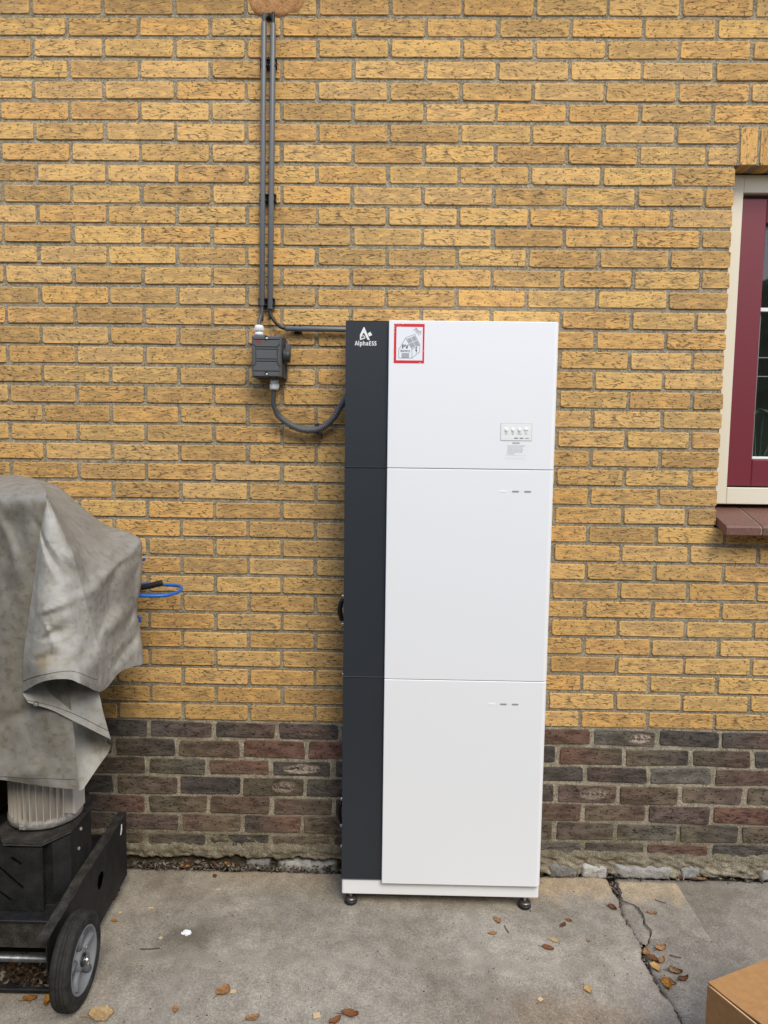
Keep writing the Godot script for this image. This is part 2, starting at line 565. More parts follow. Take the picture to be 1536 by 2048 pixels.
# ---------------------------------------------------------------- the house wall
func brick_mesh(w: float, h: float, cell: int, depth := 0.03, tint := []) -> ArrayMesh:
	var st := mb()
	var hw := w / 2
	var hh := h / 2
	var cx := float(cell % 4)
	var cy := float((cell / 4) % 16)
	var us := minf(1.0, w / 0.21)
	var base := []
	for c in [[-1, -1, 1, 0], [1, -1, 0, 1], [1, 1, -1, 0], [-1, 1, 0, -1]]:
		var cut1 := rng.randf_range(0.002, 0.007)
		var cut2 := rng.randf_range(0.002, 0.007)
		var jit := 0.0028 if tint.size() else 0.0012
		var corner := Vector2(c[0] * hw + rng.randf_range(-jit, jit), c[1] * hh + rng.randf_range(-jit, jit))
		var dx := Vector2(-c[0], 0)
		var dy := Vector2(0, -c[1])
		if c[2] != 0:
			base.append(corner + dy * cut1)
			base.append(corner + dx * cut2)
		else:
			base.append(corner + dx * cut1)
			base.append(corner + dy * cut2)
	var rings := []
	for lvl in [[0.0, -depth], [0.0, -0.0016], [0.0015, 0.0]]:
		var ring := []
		for p in base:
			var q: Vector2 = p - Vector2(signf(p.x), signf(p.y)) * lvl[0]
			ring.append(Vector3(q.x, q.y, lvl[1] + (rng.randf_range(-0.0007, 0.0007) if lvl[0] > 0.0 else 0.0)))
		rings.append(ring)
	var put := func(p: Vector3) -> void:
		st.set_uv(Vector2((cx + 0.5 + p.x / w * 0.97 * us) / 4.0, (cy + 0.5 - p.y / h * 0.95) / 16.0))
		if tint.size():
			st.set_color((tint[0] as Color).lerp(tint[1], clampf(0.5 + p.x / w, 0.0, 1.0)))
		st.add_vertex(p)
	for k in 2:
		for i in 8:
			var j := (i + 1) % 8
			for p in [rings[k][i], rings[k + 1][j], rings[k][j], rings[k][i], rings[k + 1][i], rings[k + 1][j]]:
				put.call(p)
	for i in range(1, 7):
		for p in [rings[2][0], rings[2][i + 1], rings[2][i]]:
			put.call(p)
	st.generate_normals()
	return st.commit()

func append_to(st: SurfaceTool, mesh: Mesh, at: Vector3, turn := 0.0) -> void:
	st.append_from(mesh, 0, Transform3D(Basis(Vector3(0, 0, 1), turn), at))

func row_joints(r: int) -> Array:   # the x of the upright joints of a course, and where it stops and starts at the window
	var off := 0.0 if posmod(r, 2) == 1 else 0.5
	var xs := []
	for n in range(-12, 23):
		xs.append((n + off) * PITCH)
	return xs

func build_wall() -> void:
	house = thing("brick_house", "yellow brick house wall above a dark brick plinth, with a maroon window at its right", "house")
	# mortar body: four blocks round the window opening
	var st := mb()
	var zb := -0.22
	var zf := -0.0042
	box(st, Vector3(WALL_X0, 0.5105, zb), Vector3(WIN_X0 - 0.004, EAVE, zf))
	box(st, Vector3(WIN_X1 + 0.004, 0.5105, zb), Vector3(WALL_X1, EAVE, zf))
	box(st, Vector3(WIN_X0 - 0.004, 2.309, zb), Vector3(WIN_X1 + 0.004, EAVE, zf))
	box(st, Vector3(WIN_X0 - 0.004, 0.5105, zb), Vector3(WIN_X1 + 0.004, 1.186, zf))
	obj("mortar", st, M.mortar, house)
	# yellow courses
	var full := []
	for k in 48:
		full.append(brick_mesh(0.2085, 0.0502, k))
	var spare := []
	for k in 8:
		spare.append(mb())
	var jobs := []
	for r in range(-3, 37):
		var y_top: float = JOINTS[r - 1] if r >= 1 else JOINTS[0] + 0.0618 * (1 - r)
		var y_bot: float = JOINTS[r] if r >= 0 else JOINTS[0] - 0.0618 * r
		var yc := (y_top + y_bot) / 2
		var h := y_top - y_bot - 0.0116
		var spans := []
		var xs := row_joints(r)
		var cut := r >= 6 and r <= 25
		if cut:
			var left := xs.filter(func(x): return x < 1.9)
			if posmod(r, 2) == 1:
				left.append(1.966 + rng.randf_range(-0.008, 0.004))
			left.append(WIN_X0 + 0.0055 + (0.004 if r < 8 else 0.0))
			for i in left.size() - 1:
				spans.append([left[i], left[i + 1]])
			var right := [WIN_X1 - 0.0055] + xs.filter(func(x): return x > WIN_X1 + 0.09)
			for i in right.size() - 1:
				spans.append([right[i], right[i + 1]])
		else:
			for i in xs.size() - 1:
				spans.append([xs[i], xs[i + 1]])
		for s in spans:
			if s[0] < WALL_X0 or s[1] > WALL_X1:
				continue
			var w: float = s[1] - s[0] - 0.0112
			var x: float = (s[0] + s[1]) / 2
			var bl := -0.29 + 0.02 * (2.8 - yc)
			var seen: bool = s[1] > bl and s[0] < 2.17 and y_bot < 2.80
			if s[0] > 0.885 and s[1] < 1.485 and y_top < 1.78:
				seen = false
			if s[1] < 0.20 and y_top < 1.20:
				seen = false
			var part: float = minf(s[1], 2.16) - maxf(s[0], bl) if seen else 0.0
			if s[0] < 0.88 and s[1] > 0.88 and y_top < 1.8:
				part = 0.88 - s[0]
			if s[0] < 1.49 and s[1] > 1.49 and y_top < 1.8:
				part = s[1] - 1.49
			if r == 0:
				part *= 0.8
			if absf(yc - 2.7658) < 0.03 and s[0] < 0.66 and s[1] > 0.60:
				part = 0.0
			jobs.append([part, x, yc, w, h, r, jobs.size()])
	jobs.sort_custom(func(a, b): return a[0] > b[0] or (a[0] == b[0] and a[6] < b[6]))
	var count := 0
	for j in jobs:
		var tone: int = [0, 0, 1, 2, 2, 3, 4, 5, 5, 6, 0, 1, 7][rng.randi() % 13]
		var at := Vector3(j[1] + rng.randf_range(-0.0015, 0.0015), j[2] + rng.randf_range(-0.001, 0.001), rng.randf_range(-0.0012, 0.0012))
		var mesh: Mesh = full[rng.randi() % full.size()]
		if absf(j[3] - 0.2088) > 0.004 or absf(j[4] - 0.0502) > 0.0014:
			mesh = brick_mesh(j[3], j[4], rng.randi() % 64, 0.07 if absf(j[1] + j[3] / 2 - WIN_X0) < 0.01 else 0.03)
		if j[0] > 0.0 and count < 299:
			count += 1
			mi("brick", mesh, M["yellow_brick_%d" % tone], house, at)
		else:
			append_to(spare[tone], mesh, at)
	# standing bricks over the window
	for k in 21:
		var at := Vector3(2.0705 + 0.0255 + k * 0.0592, 2.3645, rng.randf_range(-0.001, 0.001))
		var mesh := brick_mesh(0.1125, 0.0505, rng.randi() % 64, 0.085)
		if k < 2:
			var o := mi("brick", mesh, M["yellow_brick_%d" % [4, 2][k]], house, at)
			o.rotation.z = PI / 2
		else:
			append_to(spare[k % 8], mesh, at, PI / 2)
	for k in 8:
		var o := mi("brick", spare[k].commit(), M["yellow_brick_%d" % k], house)
		o.set_meta("kind", "stuff")
	# the smooth clay-coloured patch round the hole at the top of the conduits
	var g := []
	for i in 13:
		var line := []
		for q in 15:
			var u := q / 14.0 * 2.0 - 1.0
			var v := i / 12.0
			var half := 0.058 + 0.052 * sqrt(maxf(0.0, v))
			var y := 2.7345 + 0.068 * v - 0.003 * sin(u * 7.0) + 0.006 * u * u
			var edge := minf(1.0, minf((1.0 - absf(u)) * 5.0, v * 5.0))
			line.append(Vector3(0.640 + 0.012 * v + u * half, y, -0.006 + 0.010 * sqrt(edge) + 0.0015 * sin(u * 9.0 + v * 5.0) * edge))
		g.append(line)
	g.reverse()
	st = mb(true)
	sheet(st, g)
	obj("mortar_patch", st, M.patch, house)
	st = mb()
	lathe(st, [[0.0115, -0.03], [0.0115, 0.0052]], Transform3D(Basis(), Vector3(0.6205, 2.7315, 0)), 14)
	obj("cable_hole", st, M.dark_gap, house)
	build_plinth()
	build_window()
	# eave
	st = mb()
	box(st, Vector3(WALL_X0 - 0.1, EAVE, -0.25), Vector3(WALL_X1 + 0.1, EAVE + 0.16, 0.17), 0.006)
	obj("roof_eave", st, M.eave_wood, house)

func palette(k: int) -> Color:
	return [Color(0.120, 0.082, 0.064), Color(0.108, 0.090, 0.066), Color(0.070, 0.061, 0.054), Color(0.112, 0.103, 0.088), Color(0.150, 0.086, 0.066), Color(0.104, 0.076, 0.066), Color(0.128, 0.100, 0.072), Color(0.088, 0.076, 0.068)][k]

func build_plinth() -> void:
	var nz := noise(71, 9.0, 3)
	var n2 := noise(72, 22.0, 3)
	var st := mb(true)
	var g := []
	var cols := []
	var ys := []
	for i in 34:
		ys.append(0.512 - i * 0.0128)
	for i in 22:
		ys.append(0.075 - i * 0.005)
	var x0 := -0.75
	for y in ys:
		var line := []
		var cl := []
		for q in 340:
			var x: float = x0 + q * 0.0098
			var a := nz.get_noise_2d(x, y * 1.6)
			var b := n2.get_noise_2d(x * 1.5, y * 2.5)
			var z := -0.0035 + 0.0028 * a + 0.0022 * b
			var smear := ramp(0.088, 0.066, y)
			z += smear * (0.006 + 0.009 * (0.5 + a) + 0.006 * b)
			var gap: float = lerpf(0.034, 0.002, ramp(1.49, 1.54, x)) + 0.012 * nz.get_noise_2d(x * 0.6, 7.0) + 0.006 * n2.get_noise_2d(x * 2.0, 3.0)
			z = lerpf(z, -0.022 + 0.006 * b, ramp(gap + 0.006, gap - 0.006, y))
			line.append(Vector3(x, y, z))
			var c := Color(0.92, 0.92, 0.92)
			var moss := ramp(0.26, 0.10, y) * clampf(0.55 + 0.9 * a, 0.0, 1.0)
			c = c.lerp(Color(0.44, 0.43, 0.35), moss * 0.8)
			c = c.lerp(Color(0.56, 0.545, 0.50), smear * clampf(0.5 + b, 0.0, 1.0) * 0.7)
			c = c.lerp(Color(1.05, 1.06, 1.07), ramp(1.49, 1.54, x) * ramp(0.072, 0.048, y) * clampf(0.45 + 0.9 * a + 0.5 * b, 0.0, 1.0))
			if y < gap - 0.002:
				c = Color(0.34, 0.31, 0.28).lerp(Color(0.75, 0.75, 0.74), ramp(1.49, 1.54, x))
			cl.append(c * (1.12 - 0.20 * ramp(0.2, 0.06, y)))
		g.append(line)
		cols.append(cl)
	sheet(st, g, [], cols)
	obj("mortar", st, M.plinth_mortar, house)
	st = mb()
	box(st, Vector3(WALL_X0, -0.2, -0.22), Vector3(WALL_X1, 0.5105, -0.05))
	box(st, Vector3(WALL_X0, -0.1, -0.05), Vector3(-0.751, 0.5105, -0.005))
	box(st, Vector3(2.575, -0.1, -0.05), Vector3(WALL_X1, 0.5105, -0.005))
	obj("mortar", st, M.mortar, house)
	var rows := [[0.507, 0.4555], [0.4445, 0.389], [0.378, 0.327], [0.315, 0.2565], [0.247, 0.191], [0.183, 0.1265], [0.116, 0.0735]]
	var joints := [
		[0.216, 0.432, 0.643, 0.854, 1.07, 1.28, 1.48, 1.69, 1.907, 2.114], [0.095, 0.307, 0.525, 0.743, 0.96, 1.17, 1.375, 1.58, 1.799, 2.019, 2.223],
		[0.204, 0.41, 0.623, 0.831, 1.04, 1.25, 1.46, 1.673, 1.884, 2.096], [0.095, 0.313, 0.524, 0.738, 0.95, 1.16, 1.37, 1.578, 1.786, 1.99, 2.204],
		[0.202, 0.412, 0.624, 0.836, 1.04, 1.25, 1.46, 1.67, 1.885, 2.099], [0.105, 0.314, 0.526, 0.729, 0.94, 1.15, 1.365, 1.578, 1.781, 1.991, 2.197],
		[0.197, 0.408, 0.621, 0.83, 1.04, 1.25, 1.46, 1.674, 1.884, 2.101]]
	var ends := {"0,432": [2, 0], "0,643": [5, 7], "0,216": [7, 5], "0,1480": [0, 4], "0,1690": [3, 1], "0,1907": [7, 7], "1,307": [6, 0], "1,525": [4, 4], "1,95": [1, 2], "1,1580": [4, 1], "1,1799": [6, 2], "1,2019": [1, 0],
		"2,410": [0, 4], "2,623": [2, 2], "2,204": [1, 3], "2,1673": [5, 2], "2,1884": [3, 3], "3,313": [7, 2], "3,524": [1, 1], "3,1578": [5, 0], "3,1786": [0, 6], "3,1990": [6, 5], "4,412": [0, 0], "4,202": [1, 6],
		"4,1670": [6, 0], "4,1885": [5, 5], "4,624": [0, 1], "5,314": [0, 6], "5,526": [2, 4], "5,1578": [5, 1], "5,1781": [1, 3], "5,1991": [1, 2], "6,1884": [0, 4], "6,1674": [2, 1]}
	var scars := {"2,623": [0.0, 0.36, 0.85], "0,1690": [0.24, 0.2, 0.8], "3,1578": [0.12, 0.28, 0.45], "3,524": [0.18, 0.22, 0.4], "0,643": [0.08, 0.34, 0.10]}
	var rest := mb()
	for r in 7:
		var js: Array = joints[r].duplicate()
		while js[0] > WALL_X0 + 0.25:
			js.push_front(js[0] - 0.213)
		while js[-1] < WALL_X1 - 0.25:
			js.append(js[-1] + 0.213)
		for i in js.size() - 1:
			var key := "%d,%d" % [r, roundi(js[i] * 1000)]
			var p: Array = ends.get(key, [rng.randi() % 8, -1])
			var pa: int = p[0]
			var pb: int = p[1] if p[1] >= 0 else (pa if rng.randf() < 0.5 else rng.randi() % 8)
			var f := rng.randf_range(0.85, 1.15)
			var w: float = js[i + 1] - js[i] - rng.randf_range(0.013, 0.018)
			var h: float = rows[r][0] - rows[r][1] + rng.randf_range(-0.003, 0.002)
			if r == 6:
				h -= 0.004
			var at := Vector3((js[i] + js[i + 1]) / 2, (rows[r][0] + rows[r][1]) / 2 + rng.randf_range(-0.0015, 0.0015), 0.0008 + rng.randf_range(-0.0015, 0.0015) - (0.0015 if r == 6 else 0.0))
			var tint := [palette(pa) * f * 1.5, palette(pb) * f * 1.5]
			var mesh := brick_mesh(w, h, rng.randi() % 64, 0.03, tint)
			if js[i + 1] > -0.32 and js[i] < 2.3 and not (js[i] > 0.87 and js[i + 1] < 1.49) and not (js[i + 1] < 0.0):
				var o := mi("plinth_brick", mesh, M.dark_brick, house, at)
				o.rotation.z = rng.randf_range(-0.018, 0.018)
				if scars.has(key):
					scar(o, w, h, scars[key])
			else:
				append_to(rest, mesh, at)
	var o := mi("plinth_brick", rest.commit(), M.dark_brick, house)
	o.set_meta("kind", "stuff")
	# pale footing stones along the foot of the wall
	var stones := [[0.5324, 0.6225, 0.004, 0.032, 0.30], [0.6377, 0.8528, -0.01, 0.030, 0.52], [1.555, 1.662, 0.004, 0.044, 0.30], [1.668, 1.7622, 0.004, 0.046, 0.66], [1.7735, 1.9873, 0.008, 0.047, 0.50], [1.9985, 2.0688, 0.012, 0.044, 0.42], [2.2635, 2.40, 0.008, 0.045, 0.6]]
	for s in stones:
		st = mb(true)
		var gg := []
		var cc := []
		for i in 9:
			var line := []
			var cl := []
			for q in 22:
				var u := q / 21.0
				var v := i / 8.0
				var edge := minf(1.0, minf(minf(u, 1.0 - u) * 9.0, minf(v, 1.0 - v) * 5.0))
				var x: float = lerpf(s[0], s[1], u)
				var y: float = lerpf(s[3], s[2] - 0.02, v) + 0.004 * nz.get_noise_2d(x * 3.0, 5.0)
				var k := n2.get_noise_2d(x * 1.4, y * 4.0)
				line.append(Vector3(x, y + 0.004 * n2.get_noise_2d(x * 2.0, y * 2.0 + 4.0), -0.03 + (0.036 if s[0] < 1.0 else 0.044) * sqrt(edge) + 0.003 * k + 0.003 * nz.get_noise_2d(x * 2.0, y * 2.0)))
				var b: float = s[4] * 1.05 * clampf(1.0 + 0.35 * k, 0.5, 1.2)
				cl.append(Color(b, b * 1.0, b * 0.97))
			gg.append(line)
			cc.append(cl)
		sheet(st, gg, [], cc)
		obj("footing_stone", st, M.stone, house)

func scar(brick: Node3D, w: float, h: float, s: Array) -> void:   # a burst, wrinkled patch on a brick's face
	var st := mb(true)
	var g := []
	var cols := []
	var nz := noise(int(s[0] * 1000) + 77, 60.0, 3)
	for i in 11:
		var line := []
		var cl := []
		for q in 25:
			var u := q / 24.0 * 2.0 - 1.0
			var v := i / 10.0 * 2.0 - 1.0
			var k := nz.get_noise_2d(u * 0.10, v * 0.10 + s[1])
			var rr := clampf(1.0 - absf(u) * (0.8 + 0.5 * k) - v * v * (0.8 + 0.9 * k) + 0.3 * k, 0.0, 1.0) * ramp(1.0, 0.85, maxf(absf(u), absf(v)))
			var crack := ramp(0.16, 0.0, absf(v + 0.35 * k + 0.15 * sin(u * 3.0) + 0.12)) * ramp(0.0, 0.25, rr)
			line.append(Vector3(s[0] * w + u * w * s[1], v * h * 0.40 + 0.1 * h * sin(u * 2.0) * 0.4, -0.001 + 0.0065 * sqrt(rr) * (0.7 + 0.8 * k) - 0.006 * crack))
			var pale: float = clampf(s[2] * (1.1 - 0.5 * (v + 1.0) + 0.9 * k), 0.0, 1.0) * ramp(0.05, 0.4, rr)
			var c := Color(0.20, 0.14, 0.11).lerp(Color(0.95, 0.84, 0.72), pale)
			cl.append(c.lerp(Color(0.05, 0.04, 0.035), crack * 0.85))
		g.append(line)
		cols.append(cl)
	g.reverse()
	cols.reverse()
	sheet(st, g, [], cols)
	obj("frost_scar", st, M.stone, brick)

func build_window() -> void:
	var win := Node3D.new()
	win.name = "window"
	house.add_child(win)
	var zf := -0.075
	var st := mb()
	box(st, Vector3(WIN_X0 - 0.006, 1.257, zf - 0.07), Vector3(2.1185, 2.3045, zf), 0.002)
	obj("frame", st, M.cream_paint, win)
	st = mb()
	box(st, Vector3(2.1185, 2.2497, zf - 0.07), Vector3(WIN_X1 - 0.05, 2.3045, zf), 0.002)
	obj("frame", st, M.cream_paint, win)
	st = mb()
	box(st, Vector3(2.1185, 1.257, zf - 0.07), Vector3(WIN_X1 - 0.05, 1.3118, zf + 0.001), 0.002)
	obj("frame", st, M.cream_paint, win)
	st = mb()
	box(st, Vector3(WIN_X1 - 0.05, 1.257, zf - 0.07), Vector3(WIN_X1 + 0.006, 2.3045, zf), 0.002)
	obj("frame", st, M.cream_paint, win)
	st = mb()
	box(st, Vector3(2.66, 1.3118, zf - 0.07), Vector3(2.715, 2.2497, zf - 0.001), 0.002)
	obj("frame", st, M.cream_paint, win)
	for s in [[2.121, 2.658], [2.717, 3.228]]:
		var a: float = s[0]
		var b: float = s[1]
		for q in [[a, a + 0.081, 1.317, 2.236], [b - 0.081, b, 1.317, 2.236], [a + 0.081, b - 0.081, 2.160, 2.236], [a + 0.081, b - 0.081, 1.317, 1.404]]:
			st = mb()
			box(st, Vector3(q[0], q[2], zf - 0.055), Vector3(q[1], q[3], zf - 0.014), 0.003)
			obj("sash", st, M.maroon_paint, win)
		st = mb()
		box(st, Vector3(a + 0.081, 1.4045, zf - 0.034), Vector3(b - 0.081, 1.414, zf - 0.017), 0.002)
		obj("glazing_bead", st, M.white_trim, win)
		st = mb()
		box(st, Vector3(a + 0.0815, 1.884, zf - 0.034), Vector3(b - 0.0815, 1.896, zf - 0.022), 0.001)
		obj("glazing_bar", st, M.white_trim, win)
		st = mb()
		quad(st, Vector3(a + 0.08, 1.41, zf - 0.036), Vector3(b - 0.08, 1.41, zf - 0.036), Vector3(b - 0.08, 2.162, zf - 0.036), Vector3(a + 0.08, 2.162, zf - 0.036))
		obj("pane", st, M.glass, win)
		st = mb()
		quad(st, Vector3(a + 0.08, 1.41, zf - 0.052), Vector3(b - 0.08, 1.41, zf - 0.052), Vector3(b - 0.08, 2.162, zf - 0.052), Vector3(a + 0.08, 2.162, zf - 0.052))
		obj("pane", st, M.glass, win)  # second pane added to strengthen the reflected sky
		for q in [[a + 0.090, a + 0.093, 1.415, 1.883], [a + 0.093, b - 0.093, 1.737, 1.7395], [a + 0.093, b - 0.093, 1.676, 1.6785]]:
			st = mb()
			box(st, Vector3(q[0], q[2], zf - 0.042), Vector3(q[1], q[3], zf - 0.039))
			obj("lead_came", st, M.lead, win)
	# sloping sill of brown tiles
	var x := 2.0605
	while x < WIN_X1 - 0.02:
		var wdt := minf(0.1065, WIN_X1 - x)
		st = mb()
		var prof := PackedVector2Array([Vector2(-0.14, 1.2565), Vector2(-0.14, 1.215), Vector2(0.012, 1.1885), Vector2(0.070, 1.1695), Vector2(0.0765, 1.1735), Vector2(0.0768, 1.1955), Vector2(0.0715, 1.2015)])
		column(st, prof, 0.0, wdt, 0.0015, Transform3D(Basis(Vector3(0, 0, 1), Vector3(0, 1, 0), Vector3(-1, 0, 0)), Vector3(x + wdt, 0, 0)))
		obj("sill_tile", st, M.sill_tile, win)
		st = mb()
		box(st, Vector3(x + wdt, 1.19, -0.1), Vector3(x + wdt + 0.0065, 1.206, 0.02))
		column(st, PackedVector2Array([Vector2(-0.1, 1.236), Vector2(0.0, 1.19), Vector2(0.072, 1.174), Vector2(0.0735, 1.195), Vector2(0.068, 1.199), Vector2(-0.1, 1.2435)]), 0.0, 0.0063, 0.0, Transform3D(Basis(Vector3(0, 0, 1), Vector3(0, 1, 0), Vector3(-1, 0, 0)), Vector3(x + wdt + 0.0064, 0, 0)))
		obj("sill_joint", st, M.mortar, win)
		x += 0.113
	# the dark room behind
	st = mb()
	box(st, Vector3(1.4, 0.3, -2.6), Vector3(3.9, 2.7, -2.5))
	box(st, Vector3(1.3, 0.3, -2.5), Vector3(1.4, 2.7, -0.221))
	box(st, Vector3(3.9, 0.3, -2.5), Vector3(4.0, 2.7, -0.221))
	box(st, Vector3(1.4, 2.7, -2.5), Vector3(3.9, 2.8, -0.221))
	obj("interior_wall", st, M.plaster, house)
	st = mb()
	box(st, Vector3(1.4, 0.2, -2.5), Vector3(3.9, 0.3, -0.221))
	obj("interior_floor", st, M.oak, house)
	st = mb()
	box(st, Vector3(2.05, 1.16, -0.42), Vector3(3.29, 1.19, -0.222), 0.003)
	obj("interior_ledge", st, M.white_trim, house)

# ---------------------------------------------------------------- the yard
const CRACK := [[0.0, 1.768], [0.04, 1.7666], [0.137, 1.7638], [0.2154, 1.7493], [0.288, 1.7584], [0.367, 1.7634], [0.421, 1.7535], [0.501, 1.7552], [0.558, 1.763], [0.602, 1.7736], [0.6585, 1.7724], [0.8, 1.778], [1.2, 1.77]]
const SPLIT := [[0.152, 1.778], [0.167, 1.8045], [0.213, 1.8116], [0.262, 1.8068], [0.29, 1.8127], [0.3325, 1.7932], [0.3625, 1.772]]
const HALF := [[0.0, 0.017], [0.08, 0.012], [0.14, 0.006], [0.18, 0.003], [0.33, 0.0025], [0.37, 0.006], [0.42, 0.009], [0.50, 0.006], [0.60, 0.0045], [0.70, 0.004], [1.2, 0.004]]

func along(path: Array, z: float) -> float:
	if z <= path[0][0]:
		return path[0][1]
	for i in path.size() - 1:
		if z <= path[i + 1][0]:
			return lerpf(path[i][1], path[i + 1][1], (z - path[i][0]) / (path[i + 1][0] - path[i][0]))
	return path[-1][1]

func build_yard() -> void:
	var base := mb()
	box(base, Vector3(-60, -0.3, -60), Vector3(60, -0.022, 90))
	var gnd := obj("ground", base, M.soil, self)
	gnd.set_meta("kind", "structure")
	gnd.set_meta("label", "dark soil under and around the concrete paving")
	gnd.set_meta("category", "ground")
	var pav := Node3D.new()
	pav.name = numbered("concrete_paving")
	add_child(pav, true)
	pav.set_meta("kind", "structure")
	pav.set_meta("label", "worn grey concrete paving with a jagged crack")
	pav.set_meta("category", "paving")
	var nz := noise(81, 2.2, 4)
	var n2 := noise(82, 9.0, 4)
	var n3 := noise(83, 40.0, 2)
	var wall_edge := func(x: float) -> float:
		return 0.020 - 0.009 * ramp(1.45, 1.55, x) + 0.008 * n2.get_noise_2d(x, 0.5) + 0.004 * n3.get_noise_2d(x, 1.0)
	var tone := func(x: float, z: float, right: bool) -> Color:
		var a := nz.get_noise_2d(x, z)
		var b := n2.get_noise_2d(x * 1.3, z)
		var k := 0.66 * (1.0 + 0.24 * a + 0.13 * b)
		var c := Color(k * 0.985, k * 0.985, k * 0.975)
		var stain := ramp(0.02, 0.34, nz.get_noise_2d(x * 1.1 + 9.0, z * 1.1)) * 0.34
		c = c.lerp(Color(0.36, 0.325, 0.285), stain)
		if right:
			c *= 0.80
		else:
			var skim := ramp(0.17, 0.07, z + 0.07 * b + 0.03 * a) * ramp(1.30, 1.50, x)
			skim = maxf(skim, ramp(0.16, 0.02, z + 0.06 * b) * ramp(0.3, 0.55, x) * ramp(1.0, 0.8, x) * 0.5)
			c = c.lerp(Color(0.86, 0.76, 0.62), skim)
		var rust := ramp(0.16, 0.0, Vector2((x - 1.52) * 0.45, z - 0.66).length() + 0.05 * b) * 0.5
		c = c.lerp(Color(0.56, 0.43, 0.30), rust)
		var wet := ramp(0.09, 0.02, Vector2((x - 0.44) * 0.8, z - 0.375).length() + 0.03 * b) * 0.55
		c = c.lerp(Color(0.2, 0.18, 0.16), wet)
		return c
	var slab := func(called: String, xl: Callable, xr: Callable, z0: Callable, z1: float, nx: int, nzz: int, right: bool, yo: float) -> void:
		var g := []
		var cols := []
		for i in nzz + 2:
			var line := []
			var cl := []
			var t := maxf(0.0, float(i - 1) / nzz)
			for j in nx + 3:
				var u := clampf(float(j - 1) / nx, 0.0, 1.0)
				var zz := lerpf(0.03, z1, t)
				var x := lerpf(xl.call(zz), xr.call(zz), u)
				var z: float = lerpf(z0.call(x), z1, t)
				x = lerpf(xl.call(z), xr.call(z), u)
				var low: bool = i == 0 or j == 0 or j == nx + 2
				line.append(Vector3(x, -0.03 if low else yo + 0.0012 * n2.get_noise_2d(x, z) - 0.002 * float(j == 1 or j == nx + 1 or i == 1), z))
				cl.append(tone.call(x, z, right) * (0.8 if low else 1.0))
			g.append(line)
			cols.append(cl)
		var st := mb(true)
		sheet(st, g, [], cols)
		obj(called, st, M.concrete, pav)
	var crack_l := func(z: float) -> float: return along(CRACK, z) - along(HALF, z) + 0.004 * n3.get_noise_2d(z, 4.0) + 0.006 * n2.get_noise_2d(z * 2.0, 8.0)
	var crack_r := func(z: float) -> float: return along(CRACK, z) + along(HALF, z) + 0.004 * n3.get_noise_2d(z, 6.0) + 0.006 * n2.get_noise_2d(z * 2.0, 8.5)
	var split := func(z: float) -> float: return along(SPLIT, z) + 0.004 * n3.get_noise_2d(z, 9.0)
	var right_edge := func(z: float) -> float:
		return split.call(z) if z > 0.152 and z < 0.3625 else crack_r.call(z)
	slab.call("slab", func(_z): return -0.6, crack_l, wall_edge, 1.15, 236, 112, false, 0.0)
	slab.call("slab", right_edge, func(_z): return 2.75, wall_edge, 1.15, 97, 112, true, -0.001)
	slab.call("slab", crack_r, func(z: float) -> float: return split.call(z) - 0.0035, func(_x): return 0.156, 0.352, 5, 40, false, -0.001)
	var far := mb()
	box(far, Vector3(-4.5, -0.03, 0.025), Vector3(-0.6, -0.0005, 7.2))
	box(far, Vector3(2.75, -0.03, 0.025), Vector3(6.5, -0.0005, 7.2))
	obj("slab", far, M.concrete_far, pav)
	far = mb()
	box(far, Vector3(-0.6, -0.03, 1.153), Vector3(2.75, -0.0005, 7.2))
	obj("slab", far, M.added_slate, pav)  # unseen dark paving, added to cut the light bounced onto the cabinet
	# a thin cement skim left on the right-hand slab, its edge a straight line
	var g := []
	var cols := []
	for i in 30:
		var t := i / 29.0
		var z := 0.028 + t * 0.30
		var line := []
		var cl := []
		for j in 22:
			var u := j / 21.0
			var x0: float = right_edge.call(z) + 0.003
			var x := lerpf(x0, 1.983 + 0.0015 * n3.get_noise_2d(z, 2.0), u)
			var y := 0.0026 - 0.0036 * ramp(0.55, 1.0, t + 0.25 * n2.get_noise_2d(x, z)) + 0.0006 * n2.get_noise_2d(x * 2.0, z * 2.0)
			line.append(Vector3(x, y if (j < 21 and i > 0) else -0.004, z))
			var c: Color = tone.call(x, z, false)
			var skim := ramp(0.15, 0.09, z + 0.05 * n2.get_noise_2d(x, z))
			cl.append((c * 0.98).lerp(Color(0.88, 0.79, 0.64), skim))
		g.append(line)
		cols.append(cl)
	var st := mb(true)
	sheet(st, g, [], cols)
	obj("cement_skim", st, M.concrete, pav)
	# grit in the crack and along the foot of the wall
	litter("crack_grit", 520, func(k: int) -> Vector3:
		var z := 0.03 + 0.62 * pow(rng.randf(), 1.3)
		return Vector3(along(CRACK, z) + rng.randf_range(-1.0, 1.0) * along(HALF, z) * 0.8, -0.012 + rng.randf() * 0.010, z), 0.007, [Color(0.15, 0.12, 0.095), Color(0.30, 0.26, 0.21), Color(0.09, 0.07, 0.06), Color(0.42, 0.37, 0.31)], "loose grit lying in the crack of the paving", 0.25)
	litter("shade_litter", 700, func(k: int) -> Vector3:
		return Vector3(rng.randf_range(-0.35, 0.17), 0.001 + 0.012 * rng.randf(), 0.475 + 0.125 * pow(rng.randf(), 0.8)), 0.022, [Color(0.035, 0.026, 0.02), Color(0.06, 0.042, 0.03), Color(0.022, 0.018, 0.016), Color(0.10, 0.06, 0.035)], "leaf crumbs under the machine, coloured dark to imitate its shade", 0.5)  # leaf crumbs whose dark colour stands in for the shade here
